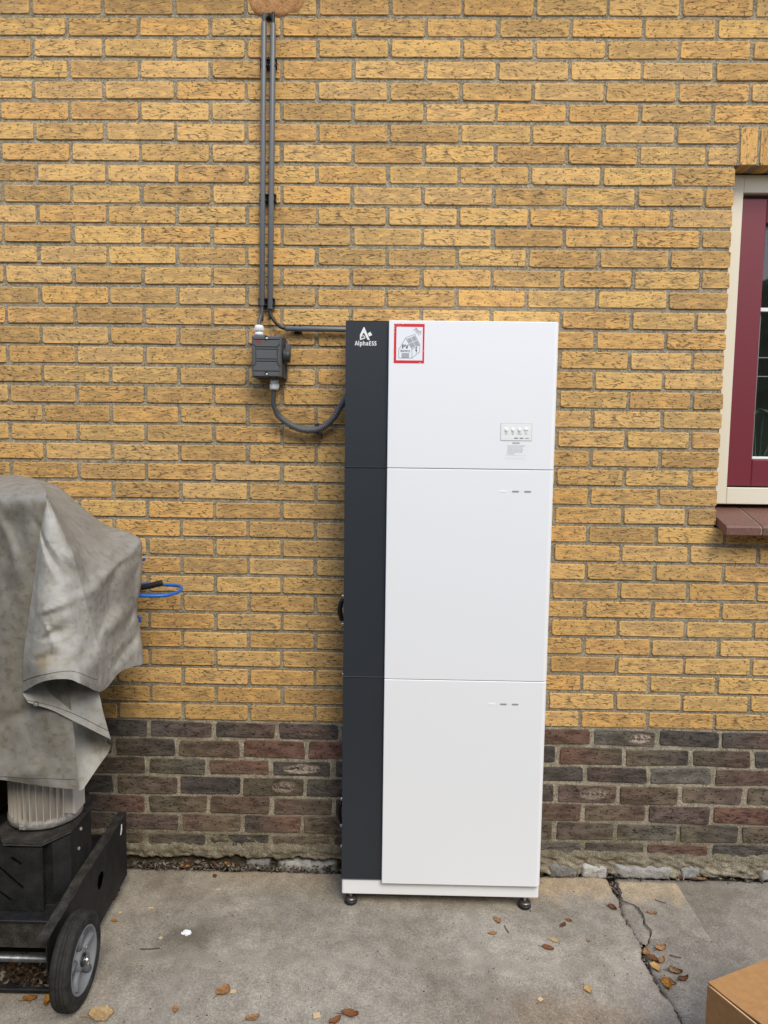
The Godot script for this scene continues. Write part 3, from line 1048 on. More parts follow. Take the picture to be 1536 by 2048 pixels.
	litter("leaf_litter", 1700, func(k: int) -> Vector3:
		var x := rng.randf_range(0.16, 0.9) if k % 9 < 7 else rng.randf_range(1.48, 2.35)
		if k % 7 == 0:
			x = rng.randf_range(0.2, 0.5)
		return Vector3(x, -0.012 + 0.030 * rng.randf(), -0.012 + 0.044 * pow(rng.randf(), 1.2)), 0.015, [Color(0.11, 0.09, 0.07), Color(0.17, 0.135, 0.105), Color(0.26, 0.22, 0.18), Color(0.07, 0.06, 0.05), Color(0.38, 0.34, 0.28)], "dark rotted leaf litter along the foot of the brick wall", 0.85)

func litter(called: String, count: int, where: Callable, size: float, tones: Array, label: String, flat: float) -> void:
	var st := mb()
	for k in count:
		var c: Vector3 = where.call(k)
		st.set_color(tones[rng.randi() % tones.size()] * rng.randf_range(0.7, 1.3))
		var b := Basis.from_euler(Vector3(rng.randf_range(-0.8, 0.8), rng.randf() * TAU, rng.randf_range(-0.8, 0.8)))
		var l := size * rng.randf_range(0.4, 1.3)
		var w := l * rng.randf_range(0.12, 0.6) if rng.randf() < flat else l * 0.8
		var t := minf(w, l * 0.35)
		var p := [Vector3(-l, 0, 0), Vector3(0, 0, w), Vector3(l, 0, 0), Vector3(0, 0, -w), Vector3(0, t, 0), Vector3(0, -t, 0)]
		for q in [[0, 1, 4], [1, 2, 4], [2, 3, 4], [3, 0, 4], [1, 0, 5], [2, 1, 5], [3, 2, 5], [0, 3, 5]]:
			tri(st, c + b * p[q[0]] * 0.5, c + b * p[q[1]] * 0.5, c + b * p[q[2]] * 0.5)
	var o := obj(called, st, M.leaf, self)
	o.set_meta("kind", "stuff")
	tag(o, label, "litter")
const TARP_FRONT := [
	[-0.727,1.338,0.100,-0.522,1.332,0.100,-0.380,1.331,0.100,-0.269,1.330,0.100,-0.206,1.330,0.100,-0.167,1.330,0.100,-0.131,1.328,0.110,-0.092,1.325,0.130],
	[-0.580,1.328,0.300,-0.392,1.323,0.300,-0.262,1.322,0.300,-0.160,1.326,0.300,-0.103,1.327,0.300,-0.067,1.327,0.300,-0.035,1.326,0.290,0.004,1.324,0.300],
	[-0.471,1.310,0.450,-0.295,1.309,0.450,-0.173,1.308,0.450,-0.085,1.308,0.440,-0.030,1.311,0.440,0.010,1.312,0.440,0.043,1.314,0.430,0.084,1.315,0.430],
	[-0.413,1.290,0.530,-0.237,1.293,0.540,-0.124,1.294,0.535,-0.026,1.296,0.548,0.026,1.297,0.550,0.072,1.298,0.552,0.111,1.299,0.553,0.145,1.307,0.550],
	[-0.409,1.221,0.541,-0.240,1.223,0.541,-0.128,1.224,0.532,-0.023,1.229,0.559,0.024,1.228,0.551,0.068,1.229,0.549,0.113,1.231,0.564,0.143,1.230,0.553],
	[-0.414,1.143,0.540,-0.246,1.145,0.538,-0.124,1.148,0.545,-0.026,1.152,0.558,0.020,1.151,0.548,0.074,1.154,0.562,0.114,1.155,0.563,0.149,1.154,0.556],
	[-0.425,1.024,0.535,-0.245,1.029,0.548,-0.124,1.032,0.553,-0.034,1.034,0.553,0.021,1.036,0.558,0.081,1.040,0.570,0.122,1.038,0.558,0.166,1.039,0.560],
	[-0.430,0.891,0.538,-0.242,0.901,0.562,-0.132,0.900,0.551,-0.037,0.904,0.556,0.024,0.909,0.572,0.083,0.909,0.567,0.134,0.908,0.561,0.185,0.910,0.565],
	[-0.427,0.762,0.552,-0.246,0.770,0.566,-0.139,0.766,0.548,-0.034,0.776,0.570,0.021,0.779,0.576,0.084,0.776,0.565,0.148,0.781,0.575,0.201,0.780,0.570],
	[-0.424,0.711,0.560,-0.254,0.714,0.559,-0.139,0.714,0.553,-0.032,0.726,0.578,0.015,0.723,0.569,0.087,0.725,0.570,0.154,0.731,0.583,0.205,0.728,0.572],
	[-0.431,0.628,0.558,-0.259,0.632,0.558,-0.134,0.638,0.566,-0.037,0.644,0.576,0.011,0.642,0.568,0.094,0.650,0.583,0.157,0.650,0.581,0.214,0.649,0.575],
	[-0.440,0.564,0.551,-0.255,0.575,0.567,-0.135,0.579,0.570,-0.043,0.580,0.569,0.014,0.585,0.577,0.096,0.591,0.587,0.155,0.587,0.574,0.218,0.590,0.578],
	[-0.421,0.582,0.575,-0.246,0.577,0.580,-0.135,0.568,0.570,-0.041,0.566,0.573,0.015,0.567,0.581,0.088,0.553,0.572,0.155,0.546,0.572,0.219,0.543,0.572],
]
const TARP_SIDE := [
	[0.145,1.307,0.550,0.145,1.307,0.550,0.145,1.307,0.550,0.145,1.307,0.550,0.098,1.310,0.470,0.031,1.318,0.360,-0.042,1.324,0.240,-0.111,1.323,0.120,-0.180,1.309,0.060],
	[0.136,1.231,0.560,0.153,1.233,0.575,0.170,1.234,0.575,0.180,1.231,0.555,0.136,1.253,0.460,0.074,1.276,0.350,0.025,1.289,0.240,-0.022,1.301,0.120,-0.093,1.274,0.060],
	[0.125,1.162,0.565,0.163,1.164,0.600,0.196,1.161,0.595,0.212,1.155,0.560,0.184,1.180,0.460,0.149,1.208,0.360,0.112,1.224,0.250,0.055,1.242,0.130,-0.023,1.219,0.060],
	[0.116,1.092,0.570,0.160,1.097,0.610,0.204,1.097,0.605,0.225,1.091,0.555,0.226,1.115,0.470,0.215,1.140,0.370,0.188,1.160,0.260,0.139,1.187,0.150,0.060,1.157,0.070],
	[0.109,1.041,0.575,0.164,1.050,0.630,0.216,1.053,0.620,0.233,1.044,0.550,0.255,1.057,0.480,0.267,1.087,0.380,0.260,1.119,0.270,0.249,1.154,0.180,0.158,1.104,0.080],
	[0.103,0.991,0.580,0.168,1.003,0.640,0.225,1.005,0.630,0.246,0.992,0.550,0.264,0.994,0.470,0.276,1.009,0.380,0.273,1.040,0.280,0.268,1.101,0.200,0.195,1.034,0.090],
	[0.096,0.952,0.580,0.169,0.966,0.645,0.230,0.970,0.630,0.257,0.953,0.550,0.274,0.954,0.500,0.278,0.957,0.400,0.276,0.977,0.300,0.272,1.016,0.220,0.197,0.956,0.100],
	[0.092,0.914,0.585,0.170,0.931,0.650,0.238,0.933,0.635,0.264,0.918,0.550,0.265,0.901,0.480,0.267,0.900,0.400,0.267,0.916,0.320,0.265,0.929,0.240,0.184,0.876,0.100],
	[0.090,0.863,0.590,0.173,0.893,0.660,0.243,0.901,0.640,0.266,0.861,0.550,0.261,0.853,0.480,0.273,0.859,0.420,0.279,0.863,0.340,0.279,0.868,0.250,0.195,0.819,0.100],
	[0.087,0.805,0.590,0.183,0.863,0.670,0.248,0.860,0.650,0.261,0.797,0.545,0.260,0.784,0.480,0.272,0.806,0.420,0.281,0.801,0.350,0.287,0.786,0.260,0.193,0.762,0.100],
]
const TARP_FLAP := [
	[0.082,0.851,0.570,0.141,0.872,0.550,0.198,0.867,0.530,0.244,0.828,0.510],
	[0.087,0.804,0.588,0.148,0.806,0.570,0.204,0.793,0.550,0.262,0.747,0.520],
	[0.094,0.792,0.592,0.155,0.780,0.580,0.210,0.759,0.565,0.270,0.701,0.515],
	[0.103,0.781,0.596,0.161,0.760,0.590,0.213,0.725,0.575,0.280,0.653,0.510],
]
const TARP_TAIL := [
	[0.169,0.755,0.500,0.216,0.717,0.470,0.275,0.652,0.500],
	[0.170,0.686,0.500,0.206,0.639,0.450,0.273,0.642,0.490],
	[0.176,0.621,0.510,0.203,0.615,0.460,0.259,0.603,0.470],
	[0.192,0.570,0.535,0.218,0.569,0.500,0.235,0.565,0.490],
	[0.208,0.528,0.550,0.212,0.527,0.545,0.216,0.529,0.540],
]

# ---------------------------------------------------------------- the battery cabinet
func build_cabinet() -> void:
	var c := thing("battery_cabinet", "tall white and charcoal battery cabinet on short feet against the brick wall", "cabinet")
	var levels := [[1.3738, 1.7975], [0.7390, 1.3723], [0.0885, 0.7375]]
	var st: SurfaceTool
	for k in 3:
		var lo: float = levels[k][0]
		var hi: float = levels[k][1]
		st = mb()
		column(st, plan([[0.8772, 0.208], [0.8772, 0.02], [1.006, 0.02], [1.006, 0.208]].map(func(p): return [p[0], p[1]])), lo - (-0.004 if k == 2 else 0.0), hi, 0.0012, up())
		obj("side_panel", st, M.charcoal_enamel, c)
		st = mb(false)
		var pts := [[1.0026, 0.2055], [1.0026, 0.2205], [1.0041, 0.222]]
		pts.reverse()
		var outline := []
		outline.append([1.0075, 0.02])
		outline.append([1.0075, 0.2055])
		outline.append([1.0026, 0.2085])
		outline.append([1.0026, 0.2205])
		outline.append([1.0041, 0.222])
		for s in 9:
			var a := PI / 2 - s * PI / 2 / 8
			outline.append([1.4765 + 0.0145 * cos(a), 0.2075 + 0.0145 * sin(a)])
		outline.append([1.491, 0.02])
		outline.reverse()
		var poly := plan(outline)
		if Geometry2D.is_polygon_clockwise(poly):
			poly.reverse()
		st = mb()
		column(st, poly, lo, hi, 0.0016, up())
		obj("front_panel", st, M.white_enamel, c)
	# dark seams between the modules, set back
	st = mb()
	box(st, Vector3(1.012, 1.366, 0.03), Vector3(1.486, 1.38, 0.21))
	box(st, Vector3(1.012, 0.731, 0.03), Vector3(1.486, 0.745, 0.21))
	obj("gasket", st, M.gasket_grey, c)
	st = mb()
	column(st, rounded(Vector2(0.8776, -0.2055), Vector2(1.4905, -0.03), 0.006), 0.0425, 0.0905, 0.002, up())
	obj("base", st, M.white_enamel, c)
	for p in [[0.905, 0.183], [1.4515, 0.186], [0.91, 0.06], [1.45, 0.06]]:
		st = mb(true)
		lathe(st, [[0.016, 0.0], [0.0195, 0.0015], [0.0205, 0.006], [0.0195, 0.012]], Transform3D(Basis(Vector3(1, 0, 0), Vector3(0, 0, -1), Vector3(0, 1, 0)), Vector3(p[0], 0.0005, p[1])), 28)
		var foot := obj("foot", st, M.black_plastic, c)
		st = mb(true)
		lathe(st, [[0.0193, 0.0118], [0.0190, 0.017], [0.0165, 0.0205], [0.009, 0.023]], Transform3D(Basis(Vector3(1, 0, 0), Vector3(0, 0, -1), Vector3(0, 1, 0)), Vector3(p[0], 0.0005, p[1])), 28)
		obj("foot_cup", st, M.foot_steel, foot)
		st = mb(true)
		lathe(st, [[0.006, 0.020], [0.006, 0.043]], Transform3D(Basis(Vector3(1, 0, 0), Vector3(0, 0, -1), Vector3(0, 1, 0)), Vector3(p[0], 0.0005, p[1])), 14)
		obj("foot_stud", st, M.steel, foot)
	# black carrying handles and bolts on the left flank
	for y in [0.924, 0.2655]:
		st = mb(true)
		var hp := []
		for k in 13:
			var t := k / 12.0
			hp.append(Vector3(0.868 - 0.009 * sin(PI * t), y - 0.034 + 0.068 * t, 0.12))
		tube(st, hp, 0.0075, 8)
		var hd := obj("handle", st, M.black_plastic, c)
		for s in [-1, 1]:
			st = mb(true)
			lathe(st, [[0.006, 0.0], [0.006, 0.012], [0.003, 0.014]], Transform3D(frame_of(Vector3(-1, 0, 0)), Vector3(0.8775, y + s * 0.044, 0.12)), 10)
			obj("bolt", st, M.steel, hd)
	for y in [0.7185, 0.152]:
		st = mb(true)
		lathe(st, [[0.0055, 0.0], [0.0055, 0.008], [0.003, 0.011]], Transform3D(frame_of(Vector3(-1, 0, 0)), Vector3(0.8775, y, 0.12)), 10)
		obj("bolt", st, M.steel, c)
	# maker's mark on the charcoal strip
	var zl := 0.2082
	st = mb()
	plate(st, PackedVector2Array([Vector2(0.9288, 1.7792), Vector2(0.9310, 1.7792), Vector2(0.9474, 1.7428), Vector2(0.9412, 1.7428), Vector2(0.9298, 1.7640), Vector2(0.9238, 1.7545), Vector2(0.9215, 1.7462), Vector2(0.9325, 1.7503), Vector2(0.9355, 1.7480), Vector2(0.9200, 1.7424), Vector2(0.9185, 1.7424), Vector2(0.9186, 1.7572)]), zl, zl + 0.0006)
	plate(st, PackedVector2Array([Vector2(0.9240, 1.7540), Vector2(0.9290, 1.7562), Vector2(0.9345, 1.7510), Vector2(0.9330, 1.7496), Vector2(0.9285, 1.7540), Vector2(0.9246, 1.7520)]), zl, zl + 0.0004)
	plate(st, PackedVector2Array([Vector2(0.9408, 1.7608), Vector2(0.9487, 1.7662), Vector2(0.9541, 1.7566), Vector2(0.9448, 1.7527)]), zl, zl + 0.0006)
	var logo := obj("logo", st, M.panel_white, c)
	lettering("logo_lettering", "AlphaESS", Vector3(0.9354, 1.7328, zl), 0.0122, M.panel_white, logo, true, 0.0630)
	# red-bordered warning sticker
	var zs := 0.2222
	st = mb()
	var lo2 := Vector2(1.0175, 1.6762)
	var hi2 := Vector2(1.1050, 1.7880)
	box(st, Vector3(lo2.x, lo2.y, zs), Vector3(hi2.x, hi2.y, zs + 0.0003))
	var sticker := obj("sticker", st, M.red_print, c)
	st = mb()
	box(st, Vector3(lo2.x + 0.007, lo2.y + 0.008, zs + 0.0003), Vector3(hi2.x - 0.005, hi2.y - 0.009, zs + 0.0005))
	for q in [[0.006, 0.112, 0.004, 0.0035], [0.012, 0.1085, 0.003, 0.0012], [0.0245, 0.1105, 0.004, 0.002], [0.001, 0.0975, 0.0042, 0.0016], [0.0025, 0.0885, 0.003, 0.002], [0.001, 0.104, 0.002, 0.004], [0.076, 0.0015, 0.005, 0.0025], [0.086, 0.035, 0.0015, 0.004], [0.017, 0.104, 0.002, 0.003]]:
		plate(st, PackedVector2Array([Vector2(lo2.x + q[0] - q[2] / 2, lo2.y + q[1]), Vector2(lo2.x + q[0], lo2.y + q[1] - q[3] / 2), Vector2(lo2.x + q[0] + q[2] / 2, lo2.y + q[1] + q[3] * 0.2), Vector2(lo2.x + q[0] + q[2] * 0.1, lo2.y + q[1] + q[3] / 2)]), zs + 0.0003, zs + 0.00055)
	obj("sticker_field", st, M.paper_white, sticker)
	var sp := func(px: float, py: float) -> Vector2:   # sticker drawing coordinates -> cabinet face
		return Vector2(1.0175 + (px - 135.0) / 1030.0 * 0.0875, 1.7880 - (py - 135.0) / 1340.0 * 0.1118)
	st = mb()
	var z1 := zs + 0.0005
	var z2 := zs + 0.0008
	for l in [[530, 615, 830, 490], [530, 615, 300, 1020], [300, 1020, 300, 1300], [300, 1300, 750, 1300], [750, 1300, 750, 1005], [750, 1005, 530, 615], [830, 490, 1015, 840], [1015, 840, 750, 1005], [1015, 840, 1015, 1080], [1015, 1080, 750, 1300]]:
		stroke(st, sp.call(l[0], l[1]), sp.call(l[2], l[3]), 0.0012, z1, z2)
	var sun := [[890, 290, 830, 270], [880, 310, 780, 355], [905, 335, 845, 395], [930, 360, 870, 460], [955, 380, 925, 480], [985, 395, 970, 530], [1010, 400, 1040, 500], [885, 265, 900, 320], [900, 320, 940, 365], [940, 365, 1000, 398], [1000, 398, 1070, 405]]
	for l in sun:
		stroke(st, sp.call(l[0], l[1]), sp.call(l[2], l[3]), 0.0013, z1, z2)
	obj("sticker_print", st, M.ink_soft, sticker)
	st = mb()
	var panel := func(u: float, v: float) -> Vector2:
		var a: Vector2 = sp.call(575, 655)
		var b: Vector2 = sp.call(835, 540)
		var d: Vector2 = sp.call(735, 955)
		return a + (b - a) * u + (d - a) * v
	for q in [[0, 0, 0.47, 0.47], [0.53, 0, 1, 0.47], [0, 0.53, 0.47, 1], [0.53, 0.53, 1, 1]]:
		plate(st, PackedVector2Array([panel.call(q[0], q[1]), panel.call(q[2], q[1]), panel.call(q[2], q[3]), panel.call(q[0], q[3])]), z1, z2)
	plate(st, PackedVector2Array([sp.call(400, 1130), sp.call(655, 1130), sp.call(655, 1290), sp.call(400, 1290)]), z1, z2)
	obj("sticker_print", st, M.ink_pale, sticker)
	st = mb()
	plate(st, PackedVector2Array([sp.call(885, 910), sp.call(915, 905), sp.call(905, 1020), sp.call(930, 1030), sp.call(890, 1150), sp.call(890, 1060), sp.call(862, 1050)]), z1, z2)
	obj("sticker_print", st, M.ink, sticker)
	var pv: Vector2 = sp.call(515, 915)
	lettering("sticker_lettering", "PV", Vector3(pv.x, pv.y, z1), 0.0115, M.cable_black, sticker, true, 0.0185)
	pv = sp.call(525, 1055)
	lettering("sticker_lettering", "Battery", Vector3(pv.x, pv.y, z1), 0.0064, M.ink, sticker, true, 0.0275)
	# little control panel with four keys, and the notice below it
	st = mb()
	box(st, Vector3(1.3306, 1.4570, 0.2205), Vector3(1.4216, 1.5078, 0.2226))
	var ctl := obj("control_panel", st, M.lens_grey, c)
	st = mb()
	box(st, Vector3(1.3315, 1.4579, 0.2206), Vector3(1.4207, 1.5069, 0.2230), 0.0003)
	obj("control_plate", st, M.panel_white, ctl)
	var words := ["ON/OFF", "MODE", "FUNCTION", "ESC"]
	var wd := [0.0075, 0.0065, 0.0120, 0.0080]
	for k in 4:
		var x: float = [1.3472, 1.3662, 1.3856, 1.4046][k]
		st = mb(true)
		if k < 3:
			column(st, rounded(Vector2(x - 0.0042, 1.4825), Vector2(x + 0.0042, 1.4945), 0.0038), 0.223, 0.2252, 0.0007, Transform3D())
		else:
			column(st, rounded(Vector2(x - 0.006, 1.4865), Vector2(x + 0.006, 1.4945), 0.0012), 0.223, 0.2248, 0.0006, Transform3D())
			column(st, rounded(Vector2(x - 0.0015, 1.4825), Vector2(x + 0.0015, 1.4866), 0.0006), 0.223, 0.2246, 0.0004, Transform3D())
		obj("key", st, M.white_enamel, ctl)
		lettering("key_lettering", words[k], Vector3(x, 1.4768, 0.2230), 0.0024, M.ink_pale, ctl, true, wd[k])
	for x in [1.3399, 1.3486, 1.3558, 1.3645]:
		st = mb()
		box(st, Vector3(x - 0.0014, 1.4635, 0.2230), Vector3(x + 0.0014, 1.4665, 0.2236), 0.0002)
		obj("indicator_light", st, M.lens_lit, ctl)
	for k in 3:
		var x: float = [1.3762, 1.3921, 1.4080][k]
		st = mb()
		box(st, Vector3(x - 0.0052, 1.4632, 0.2230), Vector3(x + 0.0052, 1.4664, 0.2234))
		obj("indicator_light", st, M.ink_soft if k < 2 else M.ink_pale, ctl)
	lettering("notice_lettering", "NOTICE", Vector3(1.3766, 1.4502, 0.2221), 0.0042, M.ink, c, true, 0.0200)
	var lines := ["Press ESC/OK the connection", "capacity to choose the mode", "according to the grid, specified", "before turning on the supply", "in the manual."]
	var wid := [0.0500, 0.0430, 0.0450, 0.0425, 0.0205]
	for k in 5:
		lettering("notice_lettering", lines[k], Vector3(1.3524 + wid[k] / 2, 1.4426 - k * 0.0058, 0.2221), 0.0027, M.ink_pale, c, false, wid[k])
	for y in [1.4145, 1.4055]:
		st = mb()
		stroke(st, Vector2(1.3457, y), Vector2(1.4067, y), 0.0007, 0.2221, 0.2224)
		obj("notice_line", st, M.ink_line, c)
	for q in [[1.3092, 1.3428, 1.3793, 1.4143], [0.6671, 1.3267, 1.3617, 1.3973]]:
		for k in 3:
			var x: float = [1.3428, 1.3793, 1.4148][k] if q[0] > 1.0 else [1.3267, 1.3617, 1.3970][k]
			st = mb()
			column(st, rounded(Vector2(x - 0.0102, q[0] - 0.0028), Vector2(x + 0.0102, q[0] + 0.0028), 0.0026), 0.2208, 0.2226, 0.0004, Transform3D())
			obj("indicator_light", st, M.lens_lit if k == 0 else M.lens_grey, c)

# ---------------------------------------------------------------- pipes, cables and the isolator switch
func pipe(a: Vector3, b: Vector3, label: String) -> void:
	var st := mb(true)
	var f := Transform3D(frame_of(b - a), a)
	var l := a.distance_to(b)
	lathe(st, [[0.0062, 0.02], [0.0062, 0.0004], [0.0066, 0.0], [0.0084, 0.0], [0.0086, 0.0004], [0.0086, l - 0.0004], [0.0084, l], [0.0066, l], [0.0062, l - 0.0004], [0.0062, l - 0.02]], f, 20, false)
	tag(obj("conduit_pipe", st, M.grey_pipe, self), label, "pipe", "grey conduit pipes on the wall")

func clip(at: Vector3, along_x: bool, count: int, label: String) -> void:
	var t := thing("pipe_clip", label, "pipe clip", at, "black conduit clips")
	var b := Basis() if along_x else Basis(Vector3(0, 0, 1), PI / 2)
	for k in count:
		var dx := (k - (count - 1) / 2.0) * 0.0262
		var st := mb()
		box(st, Vector3(-0.0145 + dx, -0.013, -0.0165), Vector3(0.0117 + dx, 0.013, -0.0095), 0.001)
		var base := obj("clip_base", st, M.black_plastic, t)
		base.basis = b
		for s in [-1, 1]:
			st = mb(true)
			var pts := []
			for i in 7:
				var a := -1.1 + i * 0.3
				pts.append(Vector3(dx + s * cos(a) * 0.0108, 0, sin(a) * 0.0100))
			for w in [-0.009, 0.009]:
				var p2 := pts.map(func(p): return p + Vector3(0, w, 0))
				tube(st, p2, 0.0028, 6)
			box(st, Vector3(dx + s * 0.0092 - 0.001, -0.007, -0.0095), Vector3(dx + s * 0.0092 + 0.001, 0.007, -0.002))
			var o := obj("clip_prong", st, M.black_plastic, t)
			o.basis = b

func build_wiring() -> void:
	var zc := 0.0205
	pipe(Vector3(0.6008, 1.867, zc), Vector3(0.6094, 2.707, zc), "left one of two upright grey conduit pipes, ending above the switch box")
	pipe(Vector3(0.6266, 1.857, zc), Vector3(0.6372, 2.7028, zc), "right one of two upright grey conduit pipes, next to the cabinet side")
	pipe(Vector3(0.6755, 1.7982, zc), Vector3(0.8765, 1.7968, zc), "short level grey conduit pipe entering the cabinet's top left")
	clip(Vector3(0.6226, 2.5905, zc), true, 2, "black double clip holding both upright pipes near their top end")
	clip(Vector3(0.6195, 2.194, zc), true, 2, "black double clip holding both upright pipes halfway down")
	clip(Vector3(0.6154, 1.879, zc), true, 2, "black double clip holding both upright pipes just above the switch box")
	clip(Vector3(0.7115, 1.7980, zc), false, 1, "single black clip on the short level pipe")
	var st := mb(true)
	tube(st, smooth_path([Vector3(0.6200, 2.7325, -0.025), Vector3(0.6190, 2.7322, 0.004), Vector3(0.6145, 2.728, 0.016), Vector3(0.6105, 2.719, 0.0200), Vector3(0.6094, 2.702, zc), Vector3(0.6060, 2.35, zc), Vector3(0.6008, 1.867, zc), Vector3(0.5990, 1.838, 0.030), Vector3(0.5960, 1.812, 0.044), Vector3(0.5958, 1.79, 0.046)], 8), 0.0058, 10)
	tag(obj("cable", st, M.cable_grey, self), "dark grey cable between the left upright pipe and the switch box", "cable")
	st = mb(true)
	tube(st, smooth_path([Vector3(0.6215, 2.7335, -0.025), Vector3(0.6230, 2.7330, 0.004), Vector3(0.6300, 2.727, 0.016), Vector3(0.6355, 2.718, 0.020), Vector3(0.6371, 2.700, zc), Vector3(0.632, 2.3, zc), Vector3(0.6267, 1.862, zc), Vector3(0.6273, 1.848, zc), Vector3(0.6305, 1.8363, zc + 0.001), Vector3(0.6399, 1.8205, zc + 0.002), Vector3(0.654, 1.8066, zc + 0.001), Vector3(0.6690, 1.7992, zc), Vector3(0.70, 1.798, zc)], 8), 0.0052, 10)
	tag(obj("cable", st, M.cable_black, self), "black cable bending from the right upright pipe into the short level pipe", "cable")
	# corrugated hose: a plain cable that enters a ribbed sleeve
	var hose := thing("corrugated_hose", "grey cable in a corrugated hose looping from the switch box to the cabinet", "hose")
	st = mb(true)
	tube(st, smooth_path([Vector3(0.642, 1.612, 0.046), Vector3(0.6405, 1.585, 0.044), Vector3(0.6404, 1.5558, 0.040), Vector3(0.6483, 1.5403, 0.037), Vector3(0.6593, 1.5216, 0.036)], 8), 0.0072, 12)
	obj("cable", st, M.cable_grey, hose)
	var path := smooth_path([Vector3(0.6462, 1.5435, 0.0375), Vector3(0.6593, 1.5216, 0.035), Vector3(0.6958, 1.4954, 0.032), Vector3(0.7386, 1.4817, 0.030), Vector3(0.7861, 1.4871, 0.030), Vector3(0.8254, 1.5174, 0.033), Vector3(0.852, 1.5584, 0.036), Vector3(0.8690, 1.5840, 0.04), Vector3(0.884, 1.605, 0.05)], 44)
	var radii := []
	for i in path.size():
		radii.append(0.0104 + 0.0015 * (1.0 if i % 6 < 3 else -1.0))
	st = mb(true)
	tube(st, path, 0.01, 14, radii)
	obj("ribbed_sleeve", st, M.grey_pipe, hose)
	var t := thing("hose_clip", "black clip holding the lowest bend of the corrugated hose", "pipe clip", Vector3(0.7775, 1.4860, 0.030), "black conduit clips")
	st = mb(true)
	for k in 2:
		var pts := []
		for i in 13:
			var a := -2.0 + i * (PI + 0.86) / 12.0
			pts.append(Vector3((k - 0.5) * 0.008 - 0.004, sin(a - PI / 2 + PI / 2) * 0.0122, cos(a) * 0.0122 * -1.0 + 0.0))
		tube(st, pts, 0.0018, 6)
	box(st, Vector3(-0.009, 0.0095, -0.022), Vector3(0.003, 0.0165, 0.004), 0.001)
	box(st, Vector3(0.000, -0.0205, -0.022), Vector3(0.014, -0.0105, 0.002), 0.001)
	obj("clip_prong", st, M.black_plastic, t)
	# isolator
	var s := thing("isolator_switch", "dark grey isolator switch box with two white cable glands on the wall", "switch", Vector3(0.6265, 1.7045, 0))
	st = mb()
	box(st, Vector3(-0.0445, -0.0625, 0.004), Vector3(0.0485, 0.0625, 0.060), 0.003)
	obj("housing", st, M.switch_dark, s)
	st = mb()
	box(st, Vector3(-0.0425, -0.064, 0.002), Vector3(0.0520, 0.0595, 0.012), 0.002)
	obj("back_plate", st, M.switch_grey, s)
	st = mb()
	var face := PackedVector2Array([Vector2(-0.0460, -0.060), Vector2(-0.044, -0.0625), Vector2(0.0425, -0.0625), Vector2(0.0445, -0.060), Vector2(0.0445, 0.0605), Vector2(0.0425, 0.0630), Vector2(-0.044, 0.0630), Vector2(-0.0460, 0.0605)])
	column(st, face, 0.058, 0.0845, 0.003, Transform3D())
	var cover := obj("cover", st, M.switch_grey, s)
	# raised cheeks and ribs of the cover
	for q in [
		[Vector2(-0.0425, 0.0355), Vector2(-0.0345, 0.0275), Vector2(-0.0345, -0.0235), Vector2(-0.0425, -0.032)],
		[Vector2(0.0410, 0.0355), Vector2(0.0410, -0.032), Vector2(0.0330, -0.0235), Vector2(0.0330, 0.0275)],
		[Vector2(-0.0420, 0.0610), Vector2(-0.0420, 0.0510), Vector2(0.0395, 0.0510), Vector2(0.0395, 0.0610)],
		[Vector2(-0.0420, -0.0460), Vector2(-0.0420, -0.0605), Vector2(0.0395, -0.0605), Vector2(0.0395, -0.0460)],
		[Vector2(-0.0420, 0.0498), Vector2(-0.0420, 0.037), Vector2(-0.0335, 0.0285), Vector2(0.0320, 0.0285), Vector2(0.0395, 0.037), Vector2(0.0395, 0.0498)],
		[Vector2(-0.0335, 0.0272), Vector2(-0.0335, 0.0215), Vector2(0.0320, 0.0215), Vector2(0.0320, 0.0272)],
		[Vector2(-0.0335, 0.0205), Vector2(-0.0335, -0.0080), Vector2(0.0320, -0.0080), Vector2(0.0320, 0.0205)],
		[Vector2(-0.0335, -0.0090), Vector2(-0.0335, -0.0150), Vector2(0.0320, -0.0150), Vector2(0.0320, -0.0090)],
		[Vector2(-0.0335, -0.0162), Vector2(-0.0335, -0.0235), Vector2(-0.0420, -0.0335), Vector2(-0.0420, -0.0448), Vector2(0.0395, -0.0448), Vector2(0.0395, -0.0335), Vector2(0.0320, -0.0235), Vector2(0.0320, -0.0162)]]:
		var poly := PackedVector2Array(q)
		if Geometry2D.is_polygon_clockwise(poly):
			poly.reverse()
		st = mb()
		column(st, poly, 0.083, 0.0885, 0.0018, Transform3D())
		obj("cover_rib", st, M.switch_grey, cover)
	for y in [0.0545, -0.0545]:
		st = mb(true)
		lathe(st, [[0.0052, 0.0], [0.0052, 0.0006]], Transform3D(Basis(), Vector3(-0.001, y + 0.003, 0.0886)), 14)
		obj("screw_recess", st, M.dark_gap, cover)
		st = mb(true)
		lathe(st, [[0.0042, 0.0], [0.0040, 0.0022], [0.0018, 0.0026]], Transform3D(Basis(), Vector3(0.0005, y - 0.001, 0.0888)), 12)
		obj("screw", st, M.steel, cover)
	lettering("cover_lettering", "ABB", Vector3(-0.0255, 0.0447, 0.0886), 0.0085, M.switch_red, cover, true, 0.0195)
	lettering("cover_lettering", "I", Vector3(0.0370, 0.0205, 0.0886), 0.006, M.switch_dark, cover)
	lettering("cover_lettering", "O", Vector3(0.0370, -0.0195, 0.0886), 0.006, M.switch_dark, cover)
	st = mb(true)
	lathe(st, [[0.026, 0.0], [0.026, 0.004], [0.021, 0.006], [0.021, 0.016], [0.0195, 0.018]], Transform3D(frame_of(Vector3(1, 0, 0)), Vector3(0.0480, 0.006, 0.046)), 26)
	var knob := obj("knob", st, M.switch_dark, s)
	st = mb()
	box(st, Vector3(0.052, 0.006, 0.034), Vector3(0.0685, 0.0425, 0.058), 0.002)
	obj("knob_grip", st, M.switch_grey, knob)
